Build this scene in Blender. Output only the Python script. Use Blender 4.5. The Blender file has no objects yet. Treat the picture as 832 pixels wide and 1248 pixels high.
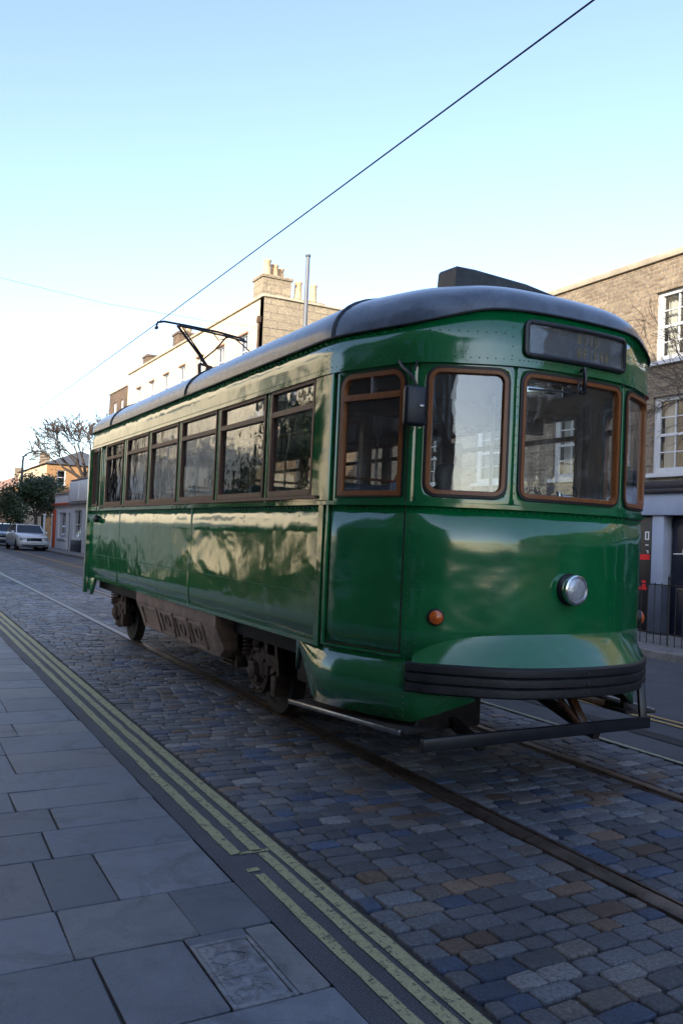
import bpy, bmesh, math, random
import numpy as np
from mathutils import Vector, Matrix
R_ = math.radians
random.seed(7); RNG = np.random.default_rng(7)
SC = bpy.context.scene
COL = SC.collection
XC = 3.916          # tram centre line; +Y runs down the street, the tram front faces -Y

# ------------------------------------------------------------------ helpers
class MB:
    def __init__(s): s.v = []; s.f = []
    def add(s, vs, fs):
        o = len(s.v); s.v += [tuple(map(float, v)) for v in vs]; s.f += [tuple(i + o for i in f) for f in fs]; return s
    def box(s, x0, x1, y0, y1, z0, z1, bev=0.0, M=None):
        if bev > 0:
            bm = bmesh.new(); bmesh.ops.create_cube(bm, size=1)
            for v in bm.verts:
                v.co = Vector(((x0 + x1) / 2 + v.co.x * (x1 - x0), (y0 + y1) / 2 + v.co.y * (y1 - y0), (z0 + z1) / 2 + v.co.z * (z1 - z0)))
            bmesh.ops.bevel(bm, geom=bm.edges[:], offset=bev, segments=2, profile=.5, affect='EDGES')
            bm.verts.index_update()
            vs = [v.co.copy() for v in bm.verts]; fs = [[v.index for v in f.verts] for f in bm.faces]; bm.free()
        else:
            vs = [Vector(p) for p in ((x0,y0,z0),(x1,y0,z0),(x1,y1,z0),(x0,y1,z0),(x0,y0,z1),(x1,y0,z1),(x1,y1,z1),(x0,y1,z1))]
            fs = [(0,3,2,1),(4,5,6,7),(0,1,5,4),(1,2,6,5),(2,3,7,6),(3,0,4,7)]
        if M is not None: vs = [M @ v for v in vs]
        return s.add(vs, fs)
    def beam(s, a, b, w, h, bev=0.0, up=(0,0,1)):
        a = Vector(a); b = Vector(b); d = b - a; L = d.length; d.normalize()
        x = d.cross(Vector(up))
        if x.length < 1e-4: x = d.cross(Vector((1,0,0)))
        x.normalize(); z = x.cross(d)
        M = Matrix(((x.x,d.x,z.x,a.x),(x.y,d.y,z.y,a.y),(x.z,d.z,z.z,a.z),(0,0,0,1)))
        return s.box(-w/2, w/2, 0, L, -h/2, h/2, bev, M)
    def tube(s, pts, r, n=8, caps=True, closed=False):
        pts = [Vector(p) for p in pts]; m = len(pts)
        rs = r if isinstance(r, (list, tuple)) else [r] * m
        ring = []; prev = None
        for i, p in enumerate(pts):
            if closed: t = pts[(i+1) % m] - pts[i-1]
            else: t = pts[min(i+1, m-1)] - pts[max(i-1, 0)]
            if t.length < 1e-9: t = Vector((0,0,1))
            t.normalize()
            if prev is None:
                u = t.cross(Vector((0,0,1)))
                if u.length < 1e-3: u = t.cross(Vector((1,0,0)))
            else:
                u = prev - t * prev.dot(t)
                if u.length < 1e-6: u = t.cross(Vector((0,0,1)))
            u.normalize(); prev = u; w = t.cross(u)
            ring.append([p + (u * math.cos(2*math.pi*k/n) + w * math.sin(2*math.pi*k/n)) * rs[i] for k in range(n)])
        vs = [v for rg in ring for v in rg]; fs = []
        for i in range(m if closed else m - 1):
            j = (i + 1) % m
            for k in range(n):
                fs.append((i*n+k, i*n+(k+1) % n, j*n+(k+1) % n, j*n+k))
        if caps and not closed:
            fs.append(tuple(range(n-1, -1, -1))); fs.append(tuple((m-1)*n+k for k in range(n)))
        return s.add(vs, fs)
    def lathe(s, prof, c, axis, n=24):
        """prof: (radius, along) pairs, revolved about axis through c"""
        a = Vector(axis).normalized(); u = a.cross(Vector((0,0,1)))
        if u.length < 1e-3: u = Vector((1,0,0))
        u.normalize(); w = a.cross(u); c = Vector(c)
        vs = []; fs = []
        for r, h in prof:
            for k in range(n):
                t = 2*math.pi*k/n; vs.append(c + a*h + (u*math.cos(t) + w*math.sin(t))*max(r, 1e-4))
        for i in range(len(prof)-1):
            for k in range(n):
                fs.append((i*n+k, i*n+(k+1) % n, (i+1)*n+(k+1) % n, (i+1)*n+k))
        fs.append(tuple(range(n-1, -1, -1))); fs.append(tuple((len(prof)-1)*n+k for k in range(n)))
        return s.add(vs, fs)
    def grid(s, rows):
        """rows: list of equally long point lists"""
        n = len(rows[0]); vs = [p for r in rows for p in r]
        fs = [(i*n+j, i*n+j+1, (i+1)*n+j+1, (i+1)*n+j) for i in range(len(rows)-1) for j in range(n-1)]
        return s.add(vs, fs)
    def rings(s, rings_, cap=True):
        n = len(rings_[0]); vs = [p for r in rings_ for p in r]
        fs = [(i*n+j, i*n+(j+1) % n, (i+1)*n+(j+1) % n, (i+1)*n+j) for i in range(len(rings_)-1) for j in range(n)]
        if cap: fs.append(tuple(range(n-1, -1, -1))); fs.append(tuple((len(rings_)-1)*n+k for k in range(n)))
        return s.add(vs, fs)
    def prism(s, poly, d):
        d = Vector(d); n = len(poly); a = [Vector(p) for p in poly]
        vs = a + [p + d for p in a]
        fs = [tuple(range(n-1, -1, -1)), tuple(range(n, 2*n))] + [(k, (k+1) % n, n+(k+1) % n, n+k) for k in range(n)]
        return s.add(vs, fs)
    def build(s, name, m, parent=None, smooth=38, fix=True, loc=None):
        me = bpy.data.meshes.new(name); me.from_pydata(s.v, [], s.f)
        if fix:
            bm = bmesh.new(); bm.from_mesh(me); bmesh.ops.recalc_face_normals(bm, faces=bm.faces); bm.to_mesh(me); bm.free()
        for mm in (m if isinstance(m, (list, tuple)) else [m]): me.materials.append(mm)
        if smooth:
            me.polygons.foreach_set('use_smooth', [True]*len(me.polygons)); me.set_sharp_from_angle(angle=R_(smooth))
        o = bpy.data.objects.new(name, me); COL.objects.link(o)
        if parent is not None:
            o.parent = parent
            base = Vector(parent.get('_w', (0,0,0)))
            if loc is None: o.location = -base; o['_w'] = (0,0,0)
            else: o.location = Vector(loc) - base; o['_w'] = tuple(loc)
        else:
            if loc is not None: o.location = loc
            o['_w'] = tuple(o.location)
        return o

def build_each(mb, name, m, parent, **k):
    """one object per loose piece"""
    par = list(range(len(mb.v)))
    def find(a):
        while par[a] != a: par[a] = par[par[a]]; a = par[a]
        return a
    for f in mb.f:
        for i in f[1:]: par[find(i)] = find(f[0])
    grp = {}
    for f in mb.f: grp.setdefault(find(f[0]), []).append(f)
    out = []
    for fs in grp.values():
        ids = sorted({i for f in fs for i in f}); mp = {a: b for b, a in enumerate(ids)}
        q = MB(); q.add([mb.v[i] for i in ids], [tuple(mp[i] for i in f) for f in fs]); out.append(q.build(name, m, parent, **k))
    return out

def tag(o, label=None, cat=None, group=None, kind=None):
    if label: o['label'] = label
    if cat: o['category'] = cat
    if group: o['group'] = group
    if kind: o['kind'] = kind
    return o
def thing(name, loc, label, cat, group=None):
    o = bpy.data.objects.new(name, None); COL.objects.link(o); o.location = loc; o['_w'] = tuple(loc)
    o.empty_display_size = .2
    return tag(o, label, cat, group)
def copy_tree(o, parent=None):
    c = o.copy(); COL.objects.link(c)
    if parent is not None: c.parent = parent
    for ch in list(o.children): copy_tree(ch, c)
    return c

# ------------------------------------------------------------------ materials
def mat(name):
    m = bpy.data.materials.new(name); m.use_nodes = True
    nt = m.node_tree; b = nt.nodes['Principled BSDF']; return m, nt, b
def N(nt, t, **k):
    n = nt.nodes.new(t)
    for a, v in k.items():
        if a in n.inputs.keys(): n.inputs[a].default_value = v
        else: setattr(n, a, v)
    return n
def noise(nt, scale, detail=4, rough=.55, vec=None, dist=0.0):
    n = N(nt, 'ShaderNodeTexNoise'); n.inputs['Scale'].default_value = scale; n.inputs['Detail'].default_value = detail
    n.inputs['Roughness'].default_value = rough; n.inputs['Distortion'].default_value = dist
    if vec is not None: nt.links.new(vec, n.inputs['Vector'])
    return n
def pos(nt): return N(nt, 'ShaderNodeNewGeometry').outputs['Position']
def ramp(nt, fac, stops):
    r = N(nt, 'ShaderNodeValToRGB'); e = r.color_ramp.elements
    while len(e) < len(stops): e.new(.5)
    for i, (p, c) in enumerate(stops): e[i].position = p; e[i].color = (*c, 1) if len(c) == 3 else c
    nt.links.new(fac, r.inputs['Fac']); return r
def mix(nt, fac, a, b, mode='MIX'):
    n = N(nt, 'ShaderNodeMix'); n.data_type = 'RGBA'; n.blend_type = mode
    for sock, v in ((n.inputs[0], fac), (n.inputs[6], a), (n.inputs[7], b)):
        if hasattr(v, 'is_output') or isinstance(v, bpy.types.NodeSocket): nt.links.new(v, sock)
        elif isinstance(v, (int, float)): sock.default_value = v
        else: sock.default_value = (*v, 1)
    return n.outputs[2]
def bump(nt, b, h, strength=.3, dist=.01, prev=None):
    n = N(nt, 'ShaderNodeBump'); n.inputs['Strength'].default_value = strength; n.inputs['Distance'].default_value = dist
    nt.links.new(h, n.inputs['Height'])
    if prev is not None: nt.links.new(prev, n.inputs['Normal'])
    nt.links.new(n.outputs[0], b.inputs['Normal']); return n.outputs[0]
def simple(name, col, rough=.5, metal=0.0, var=.25, vscale=6, bumps=0.0, bscale=60, coat=0.0, dirt=None, spec=None):
    m, nt, b = mat(name); p = pos(nt)
    nz = noise(nt, vscale, 5, .6, p)
    c2 = tuple(min(1, c*(1+var)) for c in col); c1 = tuple(c*(1-var) for c in col)
    r = ramp(nt, nz.outputs[0], [(.3, c1), (.7, c2)])
    out = r.outputs[0]
    if dirt:
        n2 = noise(nt, vscale*.6+1.3, 6, .7, p, 1.0)
        f = ramp(nt, n2.outputs[0], [(.5, (0,0,0)), (.68, (1,1,1))])
        out = mix(nt, f.outputs[0], out, dirt)
    nt.links.new(out, b.inputs['Base Color'])
    b.inputs['Roughness'].default_value = rough; b.inputs['Metallic'].default_value = metal
    b.inputs['Coat Weight'].default_value = coat; b.inputs['Coat Roughness'].default_value = .08
    if spec is not None: b.inputs['Specular IOR Level'].default_value = spec
    if rough > .1:
        rr = N(nt, 'ShaderNodeMapRange'); rr.inputs[3].default_value = rough*.8; rr.inputs[4].default_value = min(1, rough*1.25)
        nt.links.new(nz.outputs[0], rr.inputs[0]); nt.links.new(rr.outputs[0], b.inputs['Roughness'])
    if bumps: bump(nt, b, noise(nt, bscale, 5, .65, p).outputs[0], bumps, .01)
    return m

def brick_mat(name, c1, c2, mortar, bw=.225, bh=.075, stain=(.06,.05,.045), msize=.012):
    m, nt, b = mat(name); L = nt.links
    g = N(nt, 'ShaderNodeNewGeometry'); sp = N(nt, 'ShaderNodeSeparateXYZ'); L.new(g.outputs['Position'], sp.inputs[0])
    sn = N(nt, 'ShaderNodeSeparateXYZ'); L.new(g.outputs['True Normal'], sn.inputs[0])
    ab = N(nt, 'ShaderNodeMath', operation='ABSOLUTE'); L.new(sn.outputs[1], ab.inputs[0])
    gt = N(nt, 'ShaderNodeMath', operation='GREATER_THAN'); gt.inputs[1].default_value = .5; L.new(ab.outputs[0], gt.inputs[0])
    mx = N(nt, 'ShaderNodeMix'); mx.data_type = 'FLOAT'; L.new(gt.outputs[0], mx.inputs[0]); L.new(sp.outputs[1], mx.inputs[2]); L.new(sp.outputs[0], mx.inputs[3])
    cb = N(nt, 'ShaderNodeCombineXYZ'); L.new(mx.outputs[0], cb.inputs[0]); L.new(sp.outputs[2], cb.inputs[1])
    wob = noise(nt, 9, 2, .5, g.outputs['Position']); 
    va = N(nt, 'ShaderNodeVectorMath', operation='MULTIPLY_ADD'); L.new(wob.outputs['Color'], va.inputs[0]); va.inputs[1].default_value = (.014,.014,0); L.new(cb.outputs[0], va.inputs[2])
    br = N(nt, 'ShaderNodeTexBrick'); L.new(va.outputs[0], br.inputs['Vector'])
    br.inputs['Scale'].default_value = 1; br.inputs['Brick Width'].default_value = bw; br.inputs['Row Height'].default_value = bh
    br.inputs['Mortar Size'].default_value = msize; br.inputs['Mortar Smooth'].default_value = .3; br.inputs['Bias'].default_value = 0
    br.inputs['Color1'].default_value = (*c1, 1); br.inputs['Color2'].default_value = (*c2, 1); br.inputs['Mortar'].default_value = (*mortar, 1)
    n1 = noise(nt, 1.1, 6, .65, g.outputs['Position']); f = ramp(nt, n1.outputs[0], [(.42, (0,0,0)), (.75, (.75,.75,.75))])
    col = mix(nt, f.outputs[0], br.outputs[0], stain)
    n2 = noise(nt, 14, 3, .6, g.outputs['Position']); f2 = ramp(nt, n2.outputs[0], [(.3, (.62,.62,.62)), (.7, (1.25,1.22,1.15))])
    col = mix(nt, 1.0, col, f2.outputs[0], 'MULTIPLY')
    L.new(col, b.inputs['Base Color']); b.inputs['Roughness'].default_value = .9
    inv = N(nt, 'ShaderNodeMath', operation='MULTIPLY_ADD'); L.new(br.outputs['Fac'], inv.inputs[0]); inv.inputs[1].default_value = -1; L.new(n2.outputs[0], inv.inputs[2])
    bump(nt, b, inv.outputs[0], .8, .012)
    return m

def paint_green():
    m, nt, b = mat('green_coach_paint'); L = nt.links; p = pos(nt)
    n1 = noise(nt, 3.0, 6, .65, p, .6)
    r = ramp(nt, n1.outputs[0], [(.3, (.003,.128,.036)), (.72, (.005,.178,.050))])
    # vertical rain streaks
    mp = N(nt, 'ShaderNodeMapping'); mp.inputs['Scale'].default_value = (30, 30, 1.2); L.new(p, mp.inputs['Vector'])
    n2 = noise(nt, 1.0, 4, .6, mp.outputs[0]); f = ramp(nt, n2.outputs[0], [(.56, (0,0,0)), (.8, (.35,.35,.35))])
    col = mix(nt, f.outputs[0], r.outputs[0], (.012,.10,.055))
    # chips and grime
    n3 = noise(nt, 26, 8, .75, p); f3 = ramp(nt, n3.outputs[0], [(.685, (0,0,0)), (.72, (1,1,1))])
    col = mix(nt, f3.outputs[0], col, (.02,.06,.03))
    sz = N(nt, 'ShaderNodeSeparateXYZ'); L.new(p, sz.inputs[0]); mr = N(nt, 'ShaderNodeMapRange'); L.new(sz.outputs[2], mr.inputs[0])
    mr.inputs[1].default_value = .45; mr.inputs[2].default_value = 1.25; mr.inputs[3].default_value = .26; mr.inputs[4].default_value = 0
    n5 = noise(nt, 7, 7, .7, p, .8); mm = N(nt, 'ShaderNodeMath', operation='MULTIPLY'); L.new(mr.outputs[0], mm.inputs[0]); L.new(n5.outputs[0], mm.inputs[1])
    col = mix(nt, mm.outputs[0], col, (.075,.085,.06))       # road dust thrown up on the lower panels
    L.new(col, b.inputs['Base Color'])
    rr = ramp(nt, n1.outputs[0], [(.35, (.09,.09,.09)), (.75, (.19,.19,.19))]); L.new(rr.outputs[0], b.inputs['Roughness'])
    b.inputs['Coat Weight'].default_value = .9; b.inputs['Coat Roughness'].default_value = .035; b.inputs['Coat IOR'].default_value = 1.62
    # oil-canned sheet metal: broad shallow waves and a finer orange peel
    mp2 = N(nt, 'ShaderNodeMapping'); mp2.inputs['Scale'].default_value = (1.0, 1.0, 1.6); L.new(p, mp2.inputs['Vector'])
    w = noise(nt, 1.7, 2, .5, mp2.outputs[0], .3)
    a = bump(nt, b, w.outputs[0], .22, .07)
    w2 = noise(nt, 9, 3, .5, p); a2 = bump(nt, b, w2.outputs[0], .07, .012, a)
    w3 = noise(nt, 160, 2, .5, p); a3 = bump(nt, b, w3.outputs[0], .04, .004, a2)
    L.new(a3, b.inputs['Coat Normal'])
    return m

def glass_mat(name, tint=(.93,.955,.95), wob=.10, boost=1.45, dust=.03):
    m = bpy.data.materials.new(name); m.use_nodes = True; nt = m.node_tree; L = nt.links
    for n in list(nt.nodes): nt.nodes.remove(n)
    out = N(nt, 'ShaderNodeOutputMaterial'); tr = N(nt, 'ShaderNodeBsdfTransparent'); tr.inputs[0].default_value = (*tint, 1)
    gl = N(nt, 'ShaderNodeBsdfGlossy'); gl.inputs['Roughness'].default_value = .015; gl.inputs[0].default_value = (.95,.96,1,1)
    gm = N(nt, 'ShaderNodeNewGeometry'); dt = N(nt, 'ShaderNodeVectorMath', operation='DOT_PRODUCT'); L.new(gm.outputs['Incoming'], dt.inputs[0]); L.new(gm.outputs['Normal'], dt.inputs[1])
    ab = N(nt, 'ShaderNodeMath', operation='ABSOLUTE'); L.new(dt.outputs['Value'], ab.inputs[0])
    om = N(nt, 'ShaderNodeMath', operation='SUBTRACT'); om.inputs[0].default_value = 1; L.new(ab.outputs[0], om.inputs[1])
    pw = N(nt, 'ShaderNodeMath', operation='POWER'); pw.inputs[1].default_value = 5; L.new(om.outputs[0], pw.inputs[0])
    sc_ = N(nt, 'ShaderNodeMath', operation='MULTIPLY_ADD'); sc_.inputs[1].default_value = .96; sc_.inputs[2].default_value = .043; L.new(pw.outputs[0], sc_.inputs[0])
    mu = N(nt, 'ShaderNodeMath', operation='MULTIPLY'); mu.inputs[1].default_value = boost; mu.use_clamp = True; L.new(sc_.outputs[0], mu.inputs[0])
    p = pos(nt); w = noise(nt, 3.2, 2, .5, p); bp = N(nt, 'ShaderNodeBump'); bp.inputs['Strength'].default_value = wob; bp.inputs['Distance'].default_value = .03
    L.new(w.outputs[0], bp.inputs['Height']); L.new(bp.outputs[0], gl.inputs['Normal'])
    mx = N(nt, 'ShaderNodeMixShader'); L.new(mu.outputs[0], mx.inputs[0]); L.new(tr.outputs[0], mx.inputs[1]); L.new(gl.outputs[0], mx.inputs[2])
    df = N(nt, 'ShaderNodeBsdfDiffuse'); df.inputs[0].default_value = (.5,.48,.42,1)
    dn = noise(nt, 5, 6, .7, p, 1.0); dr = ramp(nt, dn.outputs[0], [(.35, (0,0,0)), (.8, (dust*2.2,)*3)])
    m2 = N(nt, 'ShaderNodeMixShader'); L.new(dr.outputs[0], m2.inputs[0]); L.new(mx.outputs[0], m2.inputs[1]); L.new(df.outputs[0], m2.inputs[2])
    L.new(m2.outputs[0], out.inputs[0]); return m

def wood_mat(name, c1, c2, rough=.45, axis=(30, 30, 3)):
    m, nt, b = mat(name); L = nt.links; p = pos(nt)
    mp = N(nt, 'ShaderNodeMapping'); mp.inputs['Scale'].default_value = axis; L.new(p, mp.inputs['Vector'])
    n1 = noise(nt, 2.0, 6, .65, mp.outputs[0], 1.2); r = ramp(nt, n1.outputs[0], [(.3, c1), (.7, c2)])
    L.new(r.outputs[0], b.inputs['Base Color']); b.inputs['Roughness'].default_value = rough
    bump(nt, b, n1.outputs[0], .25, .004); return m

def sett_mat():
    m, nt, b = mat('granite_setts'); L = nt.links; p = pos(nt)
    at = N(nt, 'ShaderNodeAttribute'); at.attribute_name = 'tone'
    n1 = noise(nt, 62, 7, .78, p); f = ramp(nt, n1.outputs[0], [(.30, (.30,.30,.31)), (.48, (.95,.95,.95)), (.72, (2.1,2.07,2.02))])
    col = mix(nt, 1.0, at.outputs['Color'], f.outputs[0], 'MULTIPLY')
    n2 = noise(nt, .9, 5, .6, p); f2 = ramp(nt, n2.outputs[0], [(.35, (.6,.6,.62)), (.7, (1.22,1.2,1.16))])
    col = mix(nt, 1.0, col, f2.outputs[0], 'MULTIPLY')
    L.new(col, b.inputs['Base Color'])
    rr = ramp(nt, n1.outputs[0], [(.3, (.42,)*3), (.7, (.68,)*3)]); L.new(rr.outputs[0], b.inputs['Roughness'])
    a = bump(nt, b, noise(nt, 40, 7, .75, p).outputs[0], .8, .012)
    bump(nt, b, noise(nt, 170, 4, .75, p).outputs[0], .8, .005, a)
    return m

def slab_mat():
    m, nt, b = mat('york_stone_slabs'); L = nt.links; p = pos(nt)
    at = N(nt, 'ShaderNodeAttribute'); at.attribute_name = 'tone'
    n1 = noise(nt, 5, 8, .7, p, .4); f = ramp(nt, n1.outputs[0], [(.28, (.62,.63,.66)), (.5,(1,1,1)), (.72, (1.32,1.3,1.26))])
    col = mix(nt, 1.0, at.outputs['Color'], f.outputs[0], 'MULTIPLY')
    n4 = noise(nt, 190, 3, .7, p); f4 = ramp(nt, n4.outputs[0], [(.3, (.72,.72,.72)), (.7, (1.25,1.25,1.25))])
    col = mix(nt, 1.0, col, f4.outputs[0], 'MULTIPLY')
    n6 = noise(nt, 2.1, 7, .72, p, 1.5); f6 = ramp(nt, n6.outputs[0], [(.52, (0,0,0)), (.66, (.55,.55,.55))]); col = mix(nt, f6.outputs[0], col, (.05,.055,.065))
    vo = N(nt, 'ShaderNodeTexVoronoi'); vo.inputs['Scale'].default_value = 3.3; L.new(p, vo.inputs['Vector']); fv = ramp(nt, vo.outputs['Distance'], [(.035, (.6,.6,.6)), (.055, (0,0,0))]); col = mix(nt, fv.outputs[0], col, (.035,.035,.038))   # trodden gum
    L.new(col, b.inputs['Base Color'])
    rr = ramp(nt, n1.outputs[0], [(.3, (.5,)*3), (.7, (.74,)*3)]); L.new(rr.outputs[0], b.inputs['Roughness'])
    mp = N(nt, 'ShaderNodeMapping'); mp.inputs['Scale'].default_value = (3, 26, 3); mp.inputs['Rotation'].default_value = (0,0,.5); L.new(p, mp.inputs['Vector'])
    a = bump(nt, b, noise(nt, 1, 5, .6, mp.outputs[0], 1).outputs[0], .25, .008)
    bump(nt, b, noise(nt, 90, 5, .7, p).outputs[0], .3, .004, a)
    return m

def asphalt_mat(name, base=(.05,.052,.058), light=1.9):
    m, nt, b = mat(name); L = nt.links; p = pos(nt)
    n1 = noise(nt, 170, 3, .7, p); f = ramp(nt, n1.outputs[0], [(.35, tuple(c*.45 for c in base)), (.55, base), (.72, tuple(c*light*1.5 for c in base))])
    n2 = noise(nt, 1.3, 6, .65, p); f2 = ramp(nt, n2.outputs[0], [(.35, (.78,.78,.78)), (.7, (1.25,1.24,1.22))])
    L.new(mix(nt, 1.0, f.outputs[0], f2.outputs[0], 'MULTIPLY'), b.inputs['Base Color']); b.inputs['Roughness'].default_value = .78
    bump(nt, b, n1.outputs[0], .6, .006); return m

def line_mat(name, col):
    """road paint, worn through to the asphalt in chips"""
    m, nt, b = mat(name); L = nt.links; p = pos(nt)
    n1 = noise(nt, 34, 7, .72, p, .5); f = ramp(nt, n1.outputs[0], [(.535, (0,0,0)), (.62, (1,1,1))])
    n2 = noise(nt, 150, 3, .7, p); g = ramp(nt, n2.outputs[0], [(.3, tuple(c*.6 for c in col)), (.65, tuple(c*1.12 for c in col))])
    L.new(mix(nt, f.outputs[0], g.outputs[0], (.07,.072,.06)), b.inputs['Base Color']); b.inputs['Roughness'].default_value = .75
    bump(nt, b, n2.outputs[0], .5, .004); return m

M = {}
M['green'] = paint_green()
M['rivet'] = simple('weathered_green_rivets', (.035,.13,.065), .4, 0, .5, 30)
M['roof'] = simple('roof_lead_paint', (.115,.145,.19), .24, 0, .3, 4, .10, 7, dirt=(.07,.09,.115))
M['vent'] = simple('ventilator_paint', (.045,.055,.06), .5, 0, .35, 9, .2, 40, dirt=(.075,.08,.08))
M['roofdark'] = simple('roof_rim_black', (.02,.022,.025), .4)
M['liner'] = wood_mat('varnished_interior_wood', (.035,.014,.006), (.085,.036,.014), .3)
M['wood'] = wood_mat('varnished_window_wood', (.19,.058,.014), (.34,.115,.03), .34)
M['wood2'] = wood_mat('weathered_window_wood', (.10,.048,.030), (.19,.095,.06), .5)
M['gasket'] = simple('dark_gasket', (.022,.014,.012), .5)
M['glass'] = glass_mat('window_glass')
M['glassside'] = glass_mat('side_window_glass', wob=.14, boost=3.2)
M['glassfront'] = glass_mat('front_window_glass', wob=.05, boost=1.7)
M['glass2'] = glass_mat('building_glass', (.8,.84,.86), .08, 1.7, .02)
M['rubber'] = simple('black_rubber', (.014,.014,.016), .5, 0, .3, 12, .3, 50, dirt=(.03,.028,.026))
M['blackpaint'] = simple('black_paint', (.012,.013,.017), .35)
M['plastic'] = simple('mirror_housing', (.014,.016,.022), .42)
M['chrome'] = simple('chrome', (.62,.63,.65), .14, 1.0, .08)
M['steel'] = simple('worn_steel', (.30,.29,.29), .3, 1.0, .3, 14, .2, 60)
M['rail'] = simple('rail_steel', (.16,.125,.105), .42, .7, .35, 5, .25, 40, dirt=(.06,.035,.02))
M['frame'] = simple('grimy_underframe', (.018,.015,.013), .75, 0, .4, 8, .5, 40, dirt=(.05,.03,.018))
M['rustiron'] = simple('rusty_iron', (.085,.052,.034), .7, .2, .45, 14, .6, 50, dirt=(.03,.02,.015))
M['equip'] = simple('brown_equipment_box', (.25,.165,.125), .72, 0, .3, 5, .5, 34, dirt=(.13,.095,.075))
M['amber'] = simple('amber_lens', (.60,.11,.01), .15, 0, .15, 30, coat=.6)
M['lens'] = simple('headlamp_lens', (.55,.57,.6), .12, .4, .25, 16, .5, 30)
M['seat'] = simple('blue_grey_upholstery', (.055,.085,.15), .5, 0, .15, 10, .15, 60)
M['seatpale'] = simple('pale_blue_upholstery', (.2,.29,.43), .5, 0, .1, 10, .15, 60)
M['white'] = simple('white_paint', (.84,.85,.86), .5, 0, .08, 5)
M['offwhite'] = simple('white_gloss_joinery', (.62,.63,.65), .4, 0, .08, 5, .1, 30)
M['stone'] = simple('kerb_granite', (.2,.19,.185), .8, 0, .3, 7, .5, 60, dirt=(.1,.095,.09))
M['sett'] = sett_mat(); M['slab'] = slab_mat()
M['asphalt'] = asphalt_mat('asphalt_verge', (.075,.08,.095), 2.4); M['asphalt2'] = asphalt_mat('asphalt_road', (.085,.09,.1), 1.4)
M['mortar'] = simple('sett_mortar', (.04,.038,.036), .95, 0, .35, 20, .7, 90)
M['yellow'] = line_mat('yellow_road_paint', (.40,.385,.21)); M['paleyel'] = line_mat('pale_road_paint', (.38,.37,.25)); M['orangeyel'] = line_mat('orange_yellow_road_paint', (.5,.33,.12))
M['earth'] = simple('ground_earth', (.09,.09,.09), .95)
M['brick'] = brick_mat('london_stock_brick', (.335,.265,.185), (.215,.155,.105), (.30,.27,.23), stain=(.15,.12,.09))
M['brickdk'] = brick_mat('soot_brown_brick', (.20,.12,.07), (.12,.07,.045), (.2,.17,.13))
M['orangebrick'] = brick_mat('orange_brick', (.52,.25,.085), (.42,.2,.07), (.45,.36,.25), stain=(.4,.2,.08))
M['bluestone'] = brick_mat('stone_blockwork', (.36,.30,.22), (.30,.25,.18), (.25,.21,.16), .6, .3, (.24,.2,.15), .02)
M['cream'] = simple('cream_render', (.66,.54,.385), .9, 0, .10, 1.2, .2, 30, dirt=(.56,.45,.33))
M['limewash'] = simple('pale_limewash', (.80,.71,.54), .9, 0, .06, 1.2, .2, 30, dirt=(.66,.56,.41))
M['slate'] = simple('slate_roof', (.075,.078,.085), .65, 0, .3, 3, .3, 20)
M['coping'] = simple('stone_coping', (.42,.36,.27), .85, 0, .2, 3, .3, 40)
M['pot'] = simple('clay_chimney_pot', (.58,.40,.24), .85, 0, .2, 6)
M['shopblue'] = simple('blue_grey_shopfront', (.36,.42,.55), .45, 0, .08, 3)
M['palegrey'] = simple('pale_grey_render', (.62,.65,.69), .7, 0, .08, 2)
M['shopbase'] = simple('slate_blue_plinth', (.055,.07,.105), .5, 0, .1, 3)
M['navy'] = simple('navy_door_paint', (.006,.009,.024), .35, 0, .2, 3)
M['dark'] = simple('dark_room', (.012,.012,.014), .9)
M['curtain'] = simple('net_curtain', (.5,.48,.43), .9, 0, .1, 8)
M['iron'] = simple('black_ironwork', (.008,.008,.01), .45)
M['bark'] = simple('tree_bark', (.085,.065,.052), .9, 0, .35, 12, .6, 40)
M['twig'] = simple('twig_bark', (.075,.055,.045), .9, 0, .3, 12)
M['leaf'] = simple('evergreen_leaves', (.035,.058,.018), .6, 0, .5, 3)
M['leafor'] = simple('rust_leaves', (.42,.12,.03), .7, 0, .4, 3)
M['carwhite'] = simple('white_car_paint', (.72,.73,.74), .2, 0, .03, 3, coat=.7)
M['cargrey'] = simple('silver_car_paint', (.32,.34,.37), .25, .4, .05, 3, coat=.7)
M['cardark'] = simple('dark_car_paint', (.015,.017,.024), .2, 0, .05, 3, coat=.7)
M['carglass'] = simple('car_glass', (.02,.028,.04), .07, 0, .05, 3)
M['tyre'] = simple('tyre', (.015,.015,.015), .85)
M['red'] = simple('red_panel', (.75,.012,.02), .4, 0, .1, 8)
M['orange'] = simple('orange_paint', (.55,.09,.03), .5, 0, .1, 6)
M['amberfaint'] = simple('faded_amber_blind', (.30,.24,.15), .7, 0, .2, 20)
M['blindgrey'] = simple('faded_grey_blind', (.13,.14,.16), .8, 0, .15, 12)
M['wire'] = simple('contact_wire', (.012,.011,.011), .8)
M['galv'] = simple('grey_pole_paint', (.13,.14,.16), .5, .2, .15, 6)
M['metalcover'] = simple('worn_cover_plate', (.22,.235,.26), .5, .25, .35, 16, .8, 40, dirt=(.08,.085,.09))
M['brownwall'] = simple('brown_tile_roof', (.28,.16,.11), .9, 0, .3, 1.5)

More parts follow.
